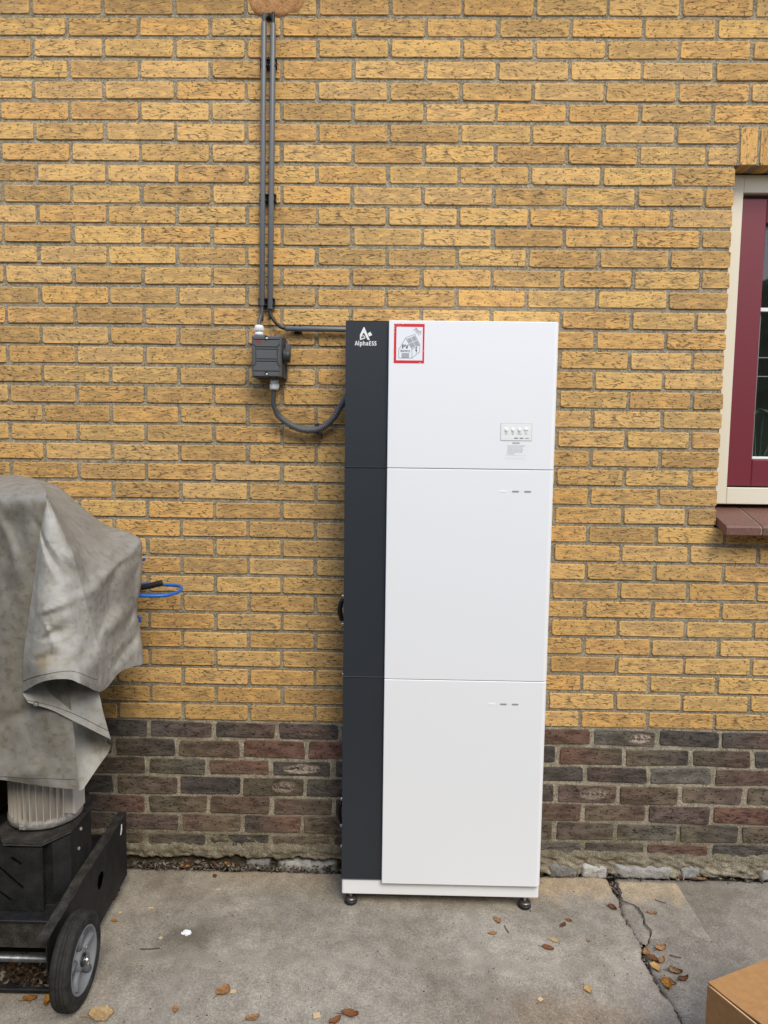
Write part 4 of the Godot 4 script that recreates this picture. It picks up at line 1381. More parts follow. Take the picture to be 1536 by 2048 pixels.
	for q in [[-0.0305, 0.063, 1.0], [0.0170, -0.0625, -1.0]]:
		st = mb(true)
		var f := Transform3D(frame_of(Vector3(0, q[2], 0), Vector3(0, 0, 1)), Vector3(q[0], q[1] + q[2] * 0.0, 0.046))
		lathe(st, [[0.0110, -0.004], [0.0110, 0.0040], [0.0130, 0.0045], [0.0134, 0.0140], [0.0112, 0.0148], [0.0112, 0.0160], [0.0138, 0.0168], [0.0141, 0.0310], [0.0126, 0.0355], [0.0080, 0.0370]], f, 26)
		var gl := obj("cable_gland", st, M.gland, s)
		st = mb()
		for k in 10:
			var a := TAU * k / 10.0
			var c := f * Vector3(cos(a) * 0.0140, sin(a) * 0.0140, 0.0245)
			var d := Vector3(0.0009, 0.0052, 0.0009)
			box(st, c - d, c + d)
		obj("gland_rib", st, M.gland, gl)

# ---------------------------------------------------------------- the machine under the tarpaulin
func bar(lo: Vector3, hi: Vector3, called: String, m: Material, parent: Node3D, bevel := 0.002) -> MeshInstance3D:
	var st := mb()
	box(st, lo, hi, bevel)
	return obj(called, st, m, parent)

func make_wheel(parent: Node3D, x: float, side: float) -> void:
	var f := Transform3D(Basis(Vector3(0, 0, -1), Vector3(0, 1, 0), Vector3(1, 0, 0)) if side > 0 else Basis(Vector3(0, 0, 1), Vector3(0, 1, 0), Vector3(-1, 0, 0)), Vector3(x, 0.117, 0.637))
	var w := Node3D.new()
	w.name = "wheel"
	parent.add_child(w, true)
	var st := mb(true)
	var prof := [[0.080, 0.004], [0.092, 0.001], [0.104, 0.002], [0.113, 0.007], [0.1162, 0.013]]
	for k in 3:
		var z := 0.015 + k * 0.0085
		prof.append_array([[0.117, z], [0.117, z + 0.0062], [0.1152, z + 0.0068], [0.1152, z + 0.0080]])
	prof.append_array([[0.1165, 0.0405], [0.113, 0.0460], [0.104, 0.0500], [0.101, 0.0500], [0.100, 0.0490], [0.098, 0.0505], [0.088, 0.0505], [0.0865, 0.0490], [0.0845, 0.0495], [0.081, 0.046]])
	lathe(st, prof, f, 48, false)
	obj("tyre", st, M.rubber, w)
	st = mb(true)
	lathe(st, [[0.0815, 0.005], [0.0815, 0.0475], [0.0800, 0.0490], [0.0770, 0.0488], [0.0745, 0.0460], [0.0700, 0.0330], [0.0600, 0.0290], [0.0340, 0.0270], [0.0300, 0.0330], [0.0270, 0.0420], [0.0245, 0.0440], [0.0, 0.0440]], f, 48, false)
	obj("rim", st, M.rim_grey, w)
	for k in 5:
		st = mb(true)
		var a := TAU * k / 5.0 + 0.35
		tube(st, [f * Vector3(cos(a) * 0.024, sin(a) * 0.024, 0.034), f * Vector3(cos(a) * 0.048, sin(a) * 0.048, 0.033), f * Vector3(cos(a) * 0.072, sin(a) * 0.072, 0.036)], 0.011, 10, [0.0085, 0.0105, 0.0125])
		obj("spoke", st, M.rim_grey, w)
	st = mb(true)
	lathe(st, [[0.0165, 0.0435], [0.0165, 0.0475], [0.0135, 0.049]], f, 24)
	obj("hub_washer", st, M.black_plastic, w)
	st = mb(true)
	lathe(st, [[0.0075, 0.045], [0.0075, 0.058], [0.005, 0.0605]], f, 16)
	tube(st, smooth_path([f * Vector3(-0.002, 0.020, 0.054), f * Vector3(0.006, 0.034, 0.056), f * Vector3(0.002, 0.040, 0.056), f * Vector3(-0.005, 0.034, 0.056), f * Vector3(0.0, 0.012, 0.054), f * Vector3(0.0, -0.012, 0.054), f * Vector3(0.010, -0.026, 0.053)], 5), 0.0011, 6)
	tube(st, smooth_path([f * Vector3(0.0, 0.012, 0.054), f * Vector3(0.020, 0.004, 0.052), f * Vector3(0.022, -0.012, 0.051), f * Vector3(0.012, -0.024, 0.052)], 5), 0.0011, 6)
	obj("axle_pin", st, M.steel, w)

func build_machine() -> void:
	var m := thing("machine", "black wheeled machine with a finned aluminium motor under the grey tarpaulin", "machine")
	# flat sides of the chassis, the near one with a round hole
	for side in [1, -1]:
		var x := 0.178 if side > 0 else -0.80
		var outline := [Vector2(0.14, 0.05), Vector2(0.40, 0.028), Vector2(0.60, 0.025), Vector2(0.70, 0.13), Vector2(0.70, 0.212), Vector2(0.572, 0.224), Vector2(0.482, 0.238), Vector2(0.14, 0.258)]
		var pl := CSGPolygon3D.new()
		pl.name = "side_plate"
		pl.polygon = PackedVector2Array(outline)
		pl.depth = 0.003
		pl.material = M.machine_black
		pl.transform = Transform3D(Basis(Vector3(0, 0, 1), Vector3(0, 1, 0), Vector3(-1, 0, 0)), Vector3(x, 0, 0))
		m.add_child(pl, true)
		var hole := CSGPolygon3D.new()
		hole.name = "cut_out"
		hole.operation = CSGShape3D.OPERATION_SUBTRACTION
		hole.polygon = disc(0.025, 24, Vector2(0.354, 0.159))
		hole.depth = 0.02
		hole.position = Vector3(0, 0, 0.008)
		hole.material = M.machine_black
		pl.add_child(hole)
		var st := mb()
		var top := [[0.138, 0.2585], [0.482, 0.2385], [0.572, 0.2245], [0.702, 0.2125]]
		for i in 3:
			var a := Vector2(top[i][0], top[i][1])
			var b := Vector2(top[i + 1][0], top[i + 1][1])
			var n := Vector2(0, 0.003)
			plate(st, PackedVector2Array([a - n, b - n, b + n * 0.3, a + n * 0.3]), -0.0045 if side > 0 else -0.023, 0.023 if side > 0 else 0.0045, Transform3D(Basis(Vector3(0, 0, 1), Vector3(0, 1, 0), Vector3(-1, 0, 0)), Vector3(x, 0, 0)))
		obj("side_flange", st, M.machine_dusty, m)
	var chip := mb()
	plate(chip, PackedVector2Array([Vector2(0.178, 0.240), Vector2(0.183, 0.2405), Vector2(0.187, 0.222), Vector2(0.192, 0.2105), Vector2(0.186, 0.2095), Vector2(0.177, 0.222)]), -0.0038, -0.003, Transform3D(Basis(Vector3(0, 0, 1), Vector3(0, 1, 0), Vector3(-1, 0, 0)), Vector3(0.178, 0, 0)))
	obj("paint_chip", chip, M.foam, m)
	make_wheel(m, 0.199, 1.0)
	make_wheel(m, -0.815, -1.0)
	var st := mb(true)
	tube(st, [Vector3(-0.87, 0.117, 0.637), Vector3(0.25, 0.117, 0.637)], 0.0095, 14)
	obj("axle", st, M.zinc, m)
	bar(Vector3(-0.79, 0.116, 0.592), Vector3(0.173, 0.186, 0.596), "front_panel", M.machine_dusty, m, 0.001)
	bar(Vector3(-0.79, 0.186, 0.16), Vector3(0.170, 0.194, 0.600), "deck", M.machine_black, m)
	bar(Vector3(-0.79, 0.004, 0.604), Vector3(0.172, 0.016, 0.618), "front_rail", M.machine_black, m)
	bar(Vector3(-0.79, 0.01, 0.16), Vector3(0.165, 0.18, 0.17), "rear_panel", M.machine_black, m)
	bar(Vector3(-0.79, 0.012, 0.462), Vector3(0.172, 0.184, 0.468), "shade_panel", M.machine_black, m, 0.001)  # added black sheet, stands in for the deep shade behind the axle
	# angular housing below the motor, with slanted slots in its face
	st = mb()
	column(st, plan([[0.1525, 0.344], [0.1525, 0.486], [0.1235, 0.530], [-0.10, 0.530], [-0.36, 0.530], [-0.36, 0.25], [0.102, 0.25]]), 0.1945, 0.372, 0.001, up())
	obj("housing", st, M.machine_black, m)
	st = mb()
	column(st, plan([[0.155, 0.342], [0.155, 0.488], [0.107, 0.560], [0.006, 0.560], [-0.043, 0.488], [-0.043, 0.342], [0.0, 0.25], [0.105, 0.25]]), 0.3775, 0.3845, 0.0015, up())
	obj("housing_lid", st, M.machine_dusty, m)
	var fr := CSGPolygon3D.new()
	fr.name = "housing_front"
	fr.polygon = PackedVector2Array([Vector2(-0.36, 0.196), Vector2(0.1085, 0.196), Vector2(0.1085, 0.3715), Vector2(-0.36, 0.3715)])
	fr.depth = 0.006
	fr.material = M.machine_black
	fr.position = Vector3(0, 0, 0.5605)
	m.add_child(fr, true)
	for q in [[0.024, 0.345, 0.056, 0.323], [-0.02, 0.327, 0.058, 0.256], [-0.075, 0.300, 0.024, 0.221], [-0.10, 0.345, -0.02, 0.275]]:
		var a := Vector2(q[0], q[1])
		var b := Vector2(q[2], q[3])
		var n := (b - a).normalized().orthogonal() * 0.0048
		var c := CSGPolygon3D.new()
		c.name = "slot"
		c.operation = CSGShape3D.OPERATION_SUBTRACTION
		var pts := PackedVector2Array()
		for k in 7:
			pts.append(b + n.rotated(-PI * k / 6.0))
		for k in 7:
			pts.append(a - n.rotated(-PI * k / 6.0))
		if Geometry2D.is_polygon_clockwise(pts):
			pts.reverse()
		c.polygon = pts
		c.depth = 0.02
		c.position = Vector3(0, 0, 0.007)
		c.material = M.machine_black
		fr.add_child(c)
	for q in [[0.3035, 0.4376], [0.2244, 0.4289], [0.352, 0.420]]:
		st = mb(true)
		lathe(st, [[0.0052, 0.0], [0.0052, 0.004], [0.0025, 0.0055]], Transform3D(frame_of(Vector3(1, 0, 0)), Vector3(0.1525, q[0], q[1])), 8)
		obj("bolt", st, M.cast_aluminium, m)
	bar(Vector3(-0.42, 0.40, 0.22), Vector3(-0.075, 0.60, 0.43), "engine_block", M.machine_black, m, 0.004)
	# finned motor
	var mo := Node3D.new()
	mo.name = "motor"
	m.add_child(mo, true)
	mo.position = Vector3(0.052, 0.0, 0.410)
	st = mb(true)
	lathe(st, [[0.094, 0.390], [0.0985, 0.393], [0.0985, 0.408], [0.095, 0.4115], [0.07, 0.4115]], Transform3D(Basis(Vector3(1, 0, 0), Vector3(0, 0, -1), Vector3(0, 1, 0))), 48)
	obj("motor_foot", st, M.cast_aluminium, mo)
	st = mb(true)
	lathe(st, [[0.086, 0.411], [0.086, 0.70]], Transform3D(Basis(Vector3(1, 0, 0), Vector3(0, 0, -1), Vector3(0, 1, 0))), 40)
	obj("motor_body", st, M.aluminium, mo)
	for k in 34:
		var a := TAU * (k + 0.5) / 34.0
		if a < 0.0 or (a > 5.95 or a < 0.35):
			continue
		st = mb()
		var d := Vector3(cos(a), 0, -sin(a))
		var n := Vector3(sin(a), 0, cos(a)) * 0.0016
		var p := [d * 0.079 - n, d * 0.0955 - n * 0.5, d * 0.0955 + n * 0.5, d * 0.079 + n]
		var lo := PackedVector3Array()
		var hi := PackedVector3Array()
		for v in p:
			lo.append(v + Vector3(0, 0.4105, 0))
			hi.append(v + Vector3(0, 0.70, 0))
		lo.reverse()
		hi.reverse()
		ring_join(st, lo, hi)
		cap(st, hi)
		obj("fin", st, M.aluminium, mo)
	bar(Vector3(0.062, 0.4115, -0.03), Vector3(0.101, 0.70, 0.045), "terminal_box", M.aluminium, mo, 0.004)
	bar(Vector3(-0.028, 0.393, 0.090), Vector3(-0.012, 0.408, 0.103), "motor_lug", M.cast_aluminium, mo, 0.003)
	bar(Vector3(-0.70, 0.62, 0.16), Vector3(0.0, 1.265, 0.495), "casing", M.machine_black, m, 0.01)
	bar(Vector3(0.0, 0.86, 0.2), Vector3(0.2, 1.04, 0.47), "casing", M.machine_black, m, 0.01)
	bar(Vector3(-0.04, 0.60, 0.33), Vector3(0.14, 0.70, 0.49), "casing", M.machine_black, m, 0.01)

	var blue := thing("wire_handle", "bent blue coated wire handle sticking out from under the tarpaulin", "handle")
	st = mb(true)
	tube(st, smooth_path([Vector3(0.16, 0.98, 0.045), Vector3(0.24, 0.981, 0.045), Vector3(0.325, 0.980, 0.055), Vector3(0.352, 0.980, 0.085), Vector3(0.362, 0.979, 0.125), Vector3(0.352, 0.978, 0.175), Vector3(0.325, 0.978, 0.205), Vector3(0.24, 0.979, 0.215), Vector3(0.16, 0.979, 0.215)], 8), 0.0052, 10)
	obj("wire_loop", st, M.blue_coat, blue)
	for q in [[Vector3(0.18, 1.064, 0.12), Vector3(0.243, 1.072, 0.12), Vector3(0.248, 1.079, 0.12)], [Vector3(0.19, 0.91, 0.12), Vector3(0.228, 0.892, 0.12), Vector3(0.231, 0.874, 0.12)]]:
		st = mb(true)
		tube(st, smooth_path(q, 5), 0.0042, 8)
		obj("wire_end", st, M.blue_coat, blue)
	st = mb(true)
	var hp := smooth_path([Vector3(0.14, 0.983, 0.135), Vector3(0.22, 0.985, 0.135), Vector3(0.27, 0.994, 0.135), Vector3(0.307, 1.004, 0.135)], 16)
	var rad := []
	for i in hp.size():
		rad.append(0.0092 + (0.0009 if i % 3 == 0 else 0.0))
	tube(st, hp, 0.009, 12, rad)
	tag(obj("hose_end", st, M.black_plastic, self), "short black ribbed hose end resting in the blue wire handle", "hose")

func wrinkled(g: Array, amp: float, keep_last := false) -> Array:
	var a := noise(91, 3.2, 3)
	var b := noise(92, 9.0, 3, FastNoiseLite.TYPE_SIMPLEX, FastNoiseLite.FRACTAL_RIDGED)
	for i in g.size():
		for j in g[i].size():
			var p: Vector3 = g[i][j]
			var k := a.get_noise_3dv(p) * amp * 1.4 + (b.get_noise_3dv(p * Vector3(1.2, 0.7, 1.2)) - 0.3) * amp * 0.8
			g[i][j] = p + Vector3(0.25, 0.1, 1.0).normalized() * k
	return g

const CREASES := [[0.150, 1.02, 0.235, 1.055, 0.012, 0.007], [0.165, 0.955, 0.215, 0.985, 0.014, -0.008], [0.175, 1.00, 0.205, 0.935, 0.010, 0.006], [0.262, 1.10, 0.272, 0.90, 0.016, -0.012], [0.285, 0.99, 0.255, 0.84, 0.012, 0.009], [0.270, 0.83, 0.300, 0.93, 0.014, -0.010], [0.245, 0.90, 0.262, 0.80, 0.010, 0.007],
	[0.20, 1.17, 0.262, 1.08, 0.014, 0.008], [0.12, 1.24, 0.21, 1.11, 0.012, -0.007], [0.265, 1.15, 0.235, 1.02, 0.016, 0.008], [0.135, 0.90, 0.20, 0.925, 0.012, -0.005], [0.02, 1.26, 0.08, 1.10, 0.020, 0.006], [-0.05, 0.95, 0.11, 1.06, 0.016, 0.005], [0.00, 0.70, 0.15, 0.78, 0.018, -0.005]]

func creased(g: Array) -> Array:
	for i in g.size():
		for j in g[i].size():
			var p: Vector3 = g[i][j]
			var k := 0.0
			for c in CREASES:
				var a := Vector2(c[0], c[1])
				var b := Vector2(c[2], c[3])
				var q := Vector2(p.x, p.y)
				var t := clampf((q - a).dot(b - a) / (b - a).length_squared(), 0.0, 1.0)
				var d: float = q.distance_to(a.lerp(b, t)) / (c[4] * (0.5 + t))
				k += 2.0 * c[5] * maxf(0.0, 1.0 - d) * sin(PI * clampf(0.15 + 0.7 * t, 0.0, 1.0))
			g[i][j] = p + Vector3(0.45, 0.1, 0.9) * k
	return g

func cloth_colors(g: Array, clean: Callable) -> Array:
	var a := noise(95, 5.0, 4)
	var b := noise(96, 26.0, 4)
	var cols := []
	for i in g.size():
		var cl := []
		for j in g[i].size():
			var p: Vector3 = g[i][j]
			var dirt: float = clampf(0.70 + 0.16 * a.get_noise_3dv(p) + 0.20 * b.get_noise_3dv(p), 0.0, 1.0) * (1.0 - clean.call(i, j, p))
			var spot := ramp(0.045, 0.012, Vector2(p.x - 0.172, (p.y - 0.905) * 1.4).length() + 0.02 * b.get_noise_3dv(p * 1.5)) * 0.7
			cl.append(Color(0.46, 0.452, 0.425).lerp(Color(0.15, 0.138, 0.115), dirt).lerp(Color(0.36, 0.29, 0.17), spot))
		cols.append(cl)
	return cols

func build_tarp() -> void:
	var t := thing("tarpaulin", "worn grey tarpaulin with a loose corner fold draped over the black machine", "tarpaulin")
	var g := creased(wrinkled(refine(TARP_FRONT, 6), 0.004))
	var st := mb(true)
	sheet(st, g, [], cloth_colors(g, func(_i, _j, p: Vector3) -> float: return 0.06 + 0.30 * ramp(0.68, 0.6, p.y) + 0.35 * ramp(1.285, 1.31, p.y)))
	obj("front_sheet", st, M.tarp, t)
	var s := refine(TARP_SIDE, 9)
	s = creased(wrinkled(s, 0.0042))
	st = mb(true)
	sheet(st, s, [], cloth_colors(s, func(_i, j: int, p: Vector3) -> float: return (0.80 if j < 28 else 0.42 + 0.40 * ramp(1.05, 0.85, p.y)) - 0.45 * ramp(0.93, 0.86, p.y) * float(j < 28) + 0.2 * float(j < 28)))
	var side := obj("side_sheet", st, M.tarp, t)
	st = mb(true)
	var f := wrinkled(refine(TARP_FLAP, 7), 0.002)
	sheet(st, f, [], cloth_colors(f, func(_i, _j, _p) -> float: return 0.75))
	var flap := obj("corner_flap", st, M.tarp, t)
	st = mb(true)
	var d := wrinkled(refine(TARP_TAIL, 7), 0.002)
	sheet(st, d, [], cloth_colors(d, func(_i, _j, _p) -> float: return 0.85))
	var tail := obj("inner_tail", st, M.tarp, t)
	# stitched hems and eyelets
	for q in [[s, s.size() - 1, 5, 0, 28, side], [f, f.size() - 1, 4, 0, 22, flap], [g, g.size() - 1, 4, 6, 42, null]]:
		st = mb(true)
		var pts := []
		for j in range(q[3], mini(q[4], q[0][0].size())):
			pts.append(q[0][q[1] - q[2]][j] + Vector3(0, 0, 0.0006))
		tube(st, pts, 0.0007, 5)
		obj("seam", st, M.stitch, q[5] if q[5] else t)
	for q in [[f, f.size() - 3, 3, flap], [d, 9, 13, tail]]:
		var c: Vector3 = q[0][q[1]][q[2]]
		var u: Vector3 = (q[0][q[1]][q[2] + 1] - c).normalized()
		var v: Vector3 = (q[0][q[1] + 1][q[2]] - c).normalized()
		var n := u.cross(v).normalized()
		if n.z < 0:
			n = -n
		st = mb(true)
		var ring := []
		for k in 17:
			var a := TAU * k / 16.0
			ring.append(c + n * 0.001 + (u * cos(a) + n.cross(u) * sin(a)) * 0.0055)
		tube(st, ring, 0.0014, 6)
		obj("eyelet", st, M.zinc, q[3])

# ---------------------------------------------------------------- cardboard box
func build_box() -> void:
	var b := thing("cardboard_box", "brown cardboard box with closed flaps on the paving", "box", Vector3(1.7226, 0, 0.9014))
	b.rotation.y = atan2(0.082, 0.169)
	var w := 0.46
	var d := 0.36
	var h := 0.288
	var t := 0.004
	for q in [["side", Vector3(0, 0.001, 0), Vector3(t, h, d)], ["side", Vector3(w - t, 0.001, 0), Vector3(w, h, d)], ["side", Vector3(t, 0.001, 0), Vector3(w - t, h, t)], ["side", Vector3(t, 0.001, d - t), Vector3(w - t, h, d)], ["bottom", Vector3(t, 0.002, t), Vector3(w - t, 0.006, d - t)]]:
		var st := mb()
		box(st, q[1], q[2], 0.0006)
		obj(q[0], st, M.card, b)
	var edge := mb()
	box(edge, Vector3(0.0006, h - 0.0004, 0.006), Vector3(t - 0.0004, h + 0.0007, d - 0.004))
	obj("cut_edge", edge, M.card_edge, b)
	# top flaps: two long ones meeting in the middle, the near one lifted a little along the left edge
	for k in 2:
		var st := mb()
		var z0 := 0.0 if k == 0 else d / 2 + 0.001
		var z1 := d / 2 if k == 0 else d
		var g := []
		for i in 9:
			var line := []
			for j in 13:
				var u := j / 12.0
				var v := i / 8.0
				var z := lerpf(z0, z1, v)
				line.append(Vector3(lerpf(0.002 + 0.07 * z, w - 0.001, u), h + 0.007 - 0.002 * u - 0.003 * sin(PI * v) * (1.0 - u) - (0.004 * v if k == 0 else 0.004 * (1.0 - v)), z))
			g.append(line)
		var under := []
		for r in g:
			under.append(r.map(func(p): return p - Vector3(0, 0.004, 0)))
		g.reverse()
		g.reverse()
		sheet(st, g)
		for r in [g, under]:
			pass
		under.reverse()
		sheet(st, under)
		under.reverse()
		var rim_t := []
		var rim_u := []
		for j in 13:
			rim_t.append(g[0][j])
			rim_u.append(under[0][j])
		for i in range(1, 9):
			rim_t.append(g[i][12])
			rim_u.append(under[i][12])
		for j in range(11, -1, -1):
			rim_t.append(g[8][j])
			rim_u.append(under[8][j])
		for i in range(7, -1, -1):
			rim_t.append(g[i][0])
			rim_u.append(under[i][0])
		for i in rim_t.size() - 1:
			quad(st, rim_t[i], rim_t[i + 1], rim_u[i + 1], rim_u[i])
		obj("flap", st, M.card, b)

# ---------------------------------------------------------------- leaves and crumbs
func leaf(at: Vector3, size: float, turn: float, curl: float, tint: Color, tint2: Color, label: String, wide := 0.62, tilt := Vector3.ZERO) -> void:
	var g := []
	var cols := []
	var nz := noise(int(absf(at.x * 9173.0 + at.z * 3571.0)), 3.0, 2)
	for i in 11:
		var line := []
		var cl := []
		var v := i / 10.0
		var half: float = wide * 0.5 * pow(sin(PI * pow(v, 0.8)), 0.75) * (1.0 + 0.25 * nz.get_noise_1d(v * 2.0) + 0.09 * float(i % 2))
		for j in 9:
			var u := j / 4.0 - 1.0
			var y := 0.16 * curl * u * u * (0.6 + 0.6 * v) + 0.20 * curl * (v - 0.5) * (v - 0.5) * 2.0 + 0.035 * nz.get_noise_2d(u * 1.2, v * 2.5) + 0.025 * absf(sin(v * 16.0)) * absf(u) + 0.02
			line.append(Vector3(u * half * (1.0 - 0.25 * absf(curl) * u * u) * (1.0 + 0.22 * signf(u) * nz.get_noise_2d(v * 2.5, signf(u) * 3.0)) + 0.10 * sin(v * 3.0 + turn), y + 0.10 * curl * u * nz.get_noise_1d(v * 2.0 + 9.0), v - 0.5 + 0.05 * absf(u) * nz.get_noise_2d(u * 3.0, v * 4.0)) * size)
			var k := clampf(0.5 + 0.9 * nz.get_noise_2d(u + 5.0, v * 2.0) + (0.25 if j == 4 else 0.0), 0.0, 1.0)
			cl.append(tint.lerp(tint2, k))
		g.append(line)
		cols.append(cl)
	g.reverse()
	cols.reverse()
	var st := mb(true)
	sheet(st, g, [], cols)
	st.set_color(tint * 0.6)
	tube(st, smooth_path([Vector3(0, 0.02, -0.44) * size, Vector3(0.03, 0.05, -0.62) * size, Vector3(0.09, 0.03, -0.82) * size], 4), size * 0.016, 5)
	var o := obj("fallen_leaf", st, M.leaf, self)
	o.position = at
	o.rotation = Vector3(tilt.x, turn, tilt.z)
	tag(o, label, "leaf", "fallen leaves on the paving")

func build_leaves() -> void:
	var brown := Color(0.24, 0.105, 0.05)
	var rust := Color(0.33, 0.13, 0.045)
	var tan := Color(0.52, 0.33, 0.16)
	var straw := Color(0.72, 0.55, 0.29)
	var dark := Color(0.10, 0.055, 0.04)
	var gold := Color(0.62, 0.33, 0.06)
	var L := [
		[1.356, 0.26, 0.038, 0.5, 0.3, tan, brown, "tan oval leaf in front of the cabinet's right foot"],
		[1.3351, 0.32, 0.030, 1.9, 0.3, tan, rust, "small tan leaf just below the oval leaf by the cabinet's right foot"],
		[1.5519, 0.2743, 0.029, 2.5, 0.7, brown, dark, "dark brown cupped leaf right of the cabinet, beside a tiny brown leaf"],
		[1.5764, 0.2516, 0.022, 1.2, 0.9, brown, rust, "tiny curled brown leaf, upper one of a pair right of the cabinet"],
		[1.5131, 0.3475, 0.032, 1.4, 0.2, straw, tan, "pale straw leaf lying just above a reddish leaf"],
		[1.4875, 0.3816, 0.040, 1.3, 0.4, rust, brown, "reddish brown pointed leaf just below a pale straw leaf"],
		[1.6117, 0.3438, 0.018, 0.4, 0.4, rust, tan, "very small rust leaf alone left of the crack"],
		[1.7273, 0.1833, 0.036, 0.9, 1.0, rust, dark, "folded rust leaf touching the crack near the wall"],
		[1.8429, 0.2068, 0.034, 1.5, 0.8, tan, brown, "curled tan leaf with a long stem right of the crack"],
		[1.7640, 0.3900, 0.036, 2.9, 0.7, tan, rust, "light brown leaf at the top of the pile in the crack"],
		[1.813, 0.3696, 0.042, 2.2, 0.9, rust, tan, "rust leaf standing up beside the crack pile"],
		[1.7749, 0.4201, 0.046, 0.8, 0.6, rust, dark, "large dark rust leaf in the middle of the crack pile"],
		[1.7977, 0.4234, 0.034, 2.6, 0.8, brown, tan, "small brown leaf at the right side of the crack pile"],
		[1.7704, 0.4552, 0.046, 0.35, 0.5, straw, gold, "pale yellow leaf lying in the crack below the pile"],
		[1.7787, 0.5235, 0.052, 0.15, 0.9, rust, gold, "crumpled orange leaf at the lowest pile in the crack"],
		[1.7905, 0.512, 0.040, 1.2, 0.9, brown, tan, "dark crumpled leaf under the orange leaf in the crack"],
		[1.8207, 0.4695, 0.042, 1.4, 1.3, dark, tan, "tightly curled dark leaf, upper one of two right of the crack"],
		[1.8314, 0.4966, 0.036, 2.1, 1.3, dark, brown, "tightly curled dark leaf, lower one of two right of the crack"],
		[1.5606, 0.5482, 0.036, 0.3, 0.4, gold, straw, "golden yellow leaf between the cabinet and the cardboard box"],
		[0.5905, 0.5846, 0.048, 2.7, 0.5, tan, rust, "round crinkled tan leaf in the middle of the paving", 0.95],
		[0.4837, 0.6561, 0.030, 0.4, 0.3, rust, tan, "small squarish rust leaf between the wheel and the round leaf"],
		[0.6874, 0.6761, 0.040, 2.2, 0.4, tan, brown, "tan leaf half cut off by the photo's bottom, below the round leaf"],
		[0.8962, 0.6789, 0.040, 2.4, 0.7, rust, brown, "red brown leaf left of a second red brown leaf near the bottom edge"],
		[0.9327, 0.6575, 0.050, 1.6, 0.7, brown, rust, "long torn red brown leaf near the bottom edge"],
		[0.3049, 0.6794, 0.070, 1.9, 0.35, straw, tan, "big pale yellow leaf beside the black wheel", 0.95],
		[0.4435, 0.0586, 0.026, 0.6, 0.3, dark, brown, "dark oval leaf alone on the paving before the wall"],
		[0.3346, 0.016, 0.040, 1.7, 0.4, gold, rust, "orange leaf lying flat in the litter at the wall's foot"],
		[0.3385, 0.000, 0.042, 0.2, 1.0, brown, dark, "round dark brown leaf standing against the wall's foot"],
		[0.4768, 0.002, 0.045, 2.4, 0.9, gold, rust, "bright orange leaf leaning on the wall's foot"],
		[0.4300, 0.004, 0.036, 1.1, 0.8, dark, brown, "dark purple leaf in the litter left of the bright orange leaf"],
		[0.2000, 0.3050, 0.026, 1.5, 0.3, gold, rust, "small orange leaf beside the machine's side plate"],
		[0.1600, 0.1925, 0.034, 0.5, 0.9, tan, rust, "crumpled tan leaf under the rear end of the side plate"],
		[2.0655, 0.020, 0.040, 1.7, 0.5, tan, brown, "tan leaf in the litter under the window"],
		[1.9981, 0.022, 0.030, 1.0, 0.8, brown, dark, "dark brown leaf in the litter left of the tan leaf under the window"],
		[0.1000, 0.632, 0.040, 2.0, 1.0, gold, rust, "orange curled leaf in front of the machine's front rail"],
		[0.1480, 0.640, 0.046, 0.4, 0.9, rust, gold, "rust leaf tucked against the black wheel"],
		[0.0500, 0.545, 0.085, 1.6, 0.5, tan, dark, "big grey brown leaf under the machine's axle", 0.8],
		[0.1100, 0.560, 0.050, 0.1, 0.9, brown, dark, "dark pointed leaf under the machine's axle"],
		[0.0350, 0.500, 0.050, 1.5, 0.4, straw, tan, "pale finger-shaped leaf under the machine's axle", 0.4],
		[0.1550, 0.570, 0.050, 2.8, 0.9, rust, brown, "rust leaf under the axle close to the wheel"],
		[0.0000, 0.520, 0.050, 0.5, 1.0, rust, dark, "dark red leaf under the axle farthest from the wheel"],
	]
	for q in L:
		var y := 0.001
		if q[1] < 0.03 and q[0] < 2.5:
			y = 0.006
		leaf(Vector3(q[0], y, q[1]), q[2] * 0.88, q[3], q[4], q[5] * (0.7 if q[0] < 0.12 else 1.15), q[6] * (0.7 if q[0] < 0.12 else 1.15), q[7], q[8] if q.size() > 8 else 0.66, Vector3(0.5 if q[1] < 0.01 else 0.0, 0, 0.3 if q[4] > 0.85 else 0.0))  # leaves at the machine are tinted darker to imitate its shade
	var bits := [[0.848, 0.6638, 0.021, 0.018, 0.4, "square yellow wood chip near the bottom edge"], [0.6189, 0.5872, 0.017, 0.012, 0.2, "small wood chip beside the round crinkled leaf"], [1.427, 0.5877, 0.016, 0.012, 0.8, "yellow wood chip alone in the middle of the paving"], [0.4745, 0.134, 0.016, 0.006, 0.05, "thin wood splinter in front of the wall"], [0.2018, 0.265, 0.010, 0.008, 0.5, "wood crumb beside the machine's side plate"], [0.289, 0.239, 0.018, 0.006, 0.1, "pale wood splinter right of the side plate"], [0.3620, 0.3800, 0.012, 0.010, 1.0, "wood crumb left of the white foam crumb"]]
	for q in bits:
		var st := mb()
		column(st, PackedVector2Array([Vector2(-q[2] / 2, -q[3] / 2), Vector2(q[2] * 0.4, -q[3] * 0.55), Vector2(q[2] / 2, q[3] * 0.4), Vector2(-q[2] * 0.35, q[3] / 2)]), 0.0, 0.003, 0.0008, up())
		var o := obj("wood_chip", st, M.wood_chip, self)
		o.position = Vector3(q[0], 0.001, q[1])
		o.rotation.y = q[4]
		tag(o, q[5], "wood chip", "wood chips on the paving")
	var st := mb()
	for k in 46:
		var a := rng.randf() * TAU
		var r := 0.012 * sqrt(rng.randf())
		var p := Vector3(cos(a) * r * 1.15, 0.001 + rng.randf() * 0.006 * (1.0 - r / 0.014), sin(a) * r)
		var s := Vector3(1, 0.6, 1) * rng.randf_range(0.0014, 0.0034)
		box(st, p - s, p + s, 0.0006)
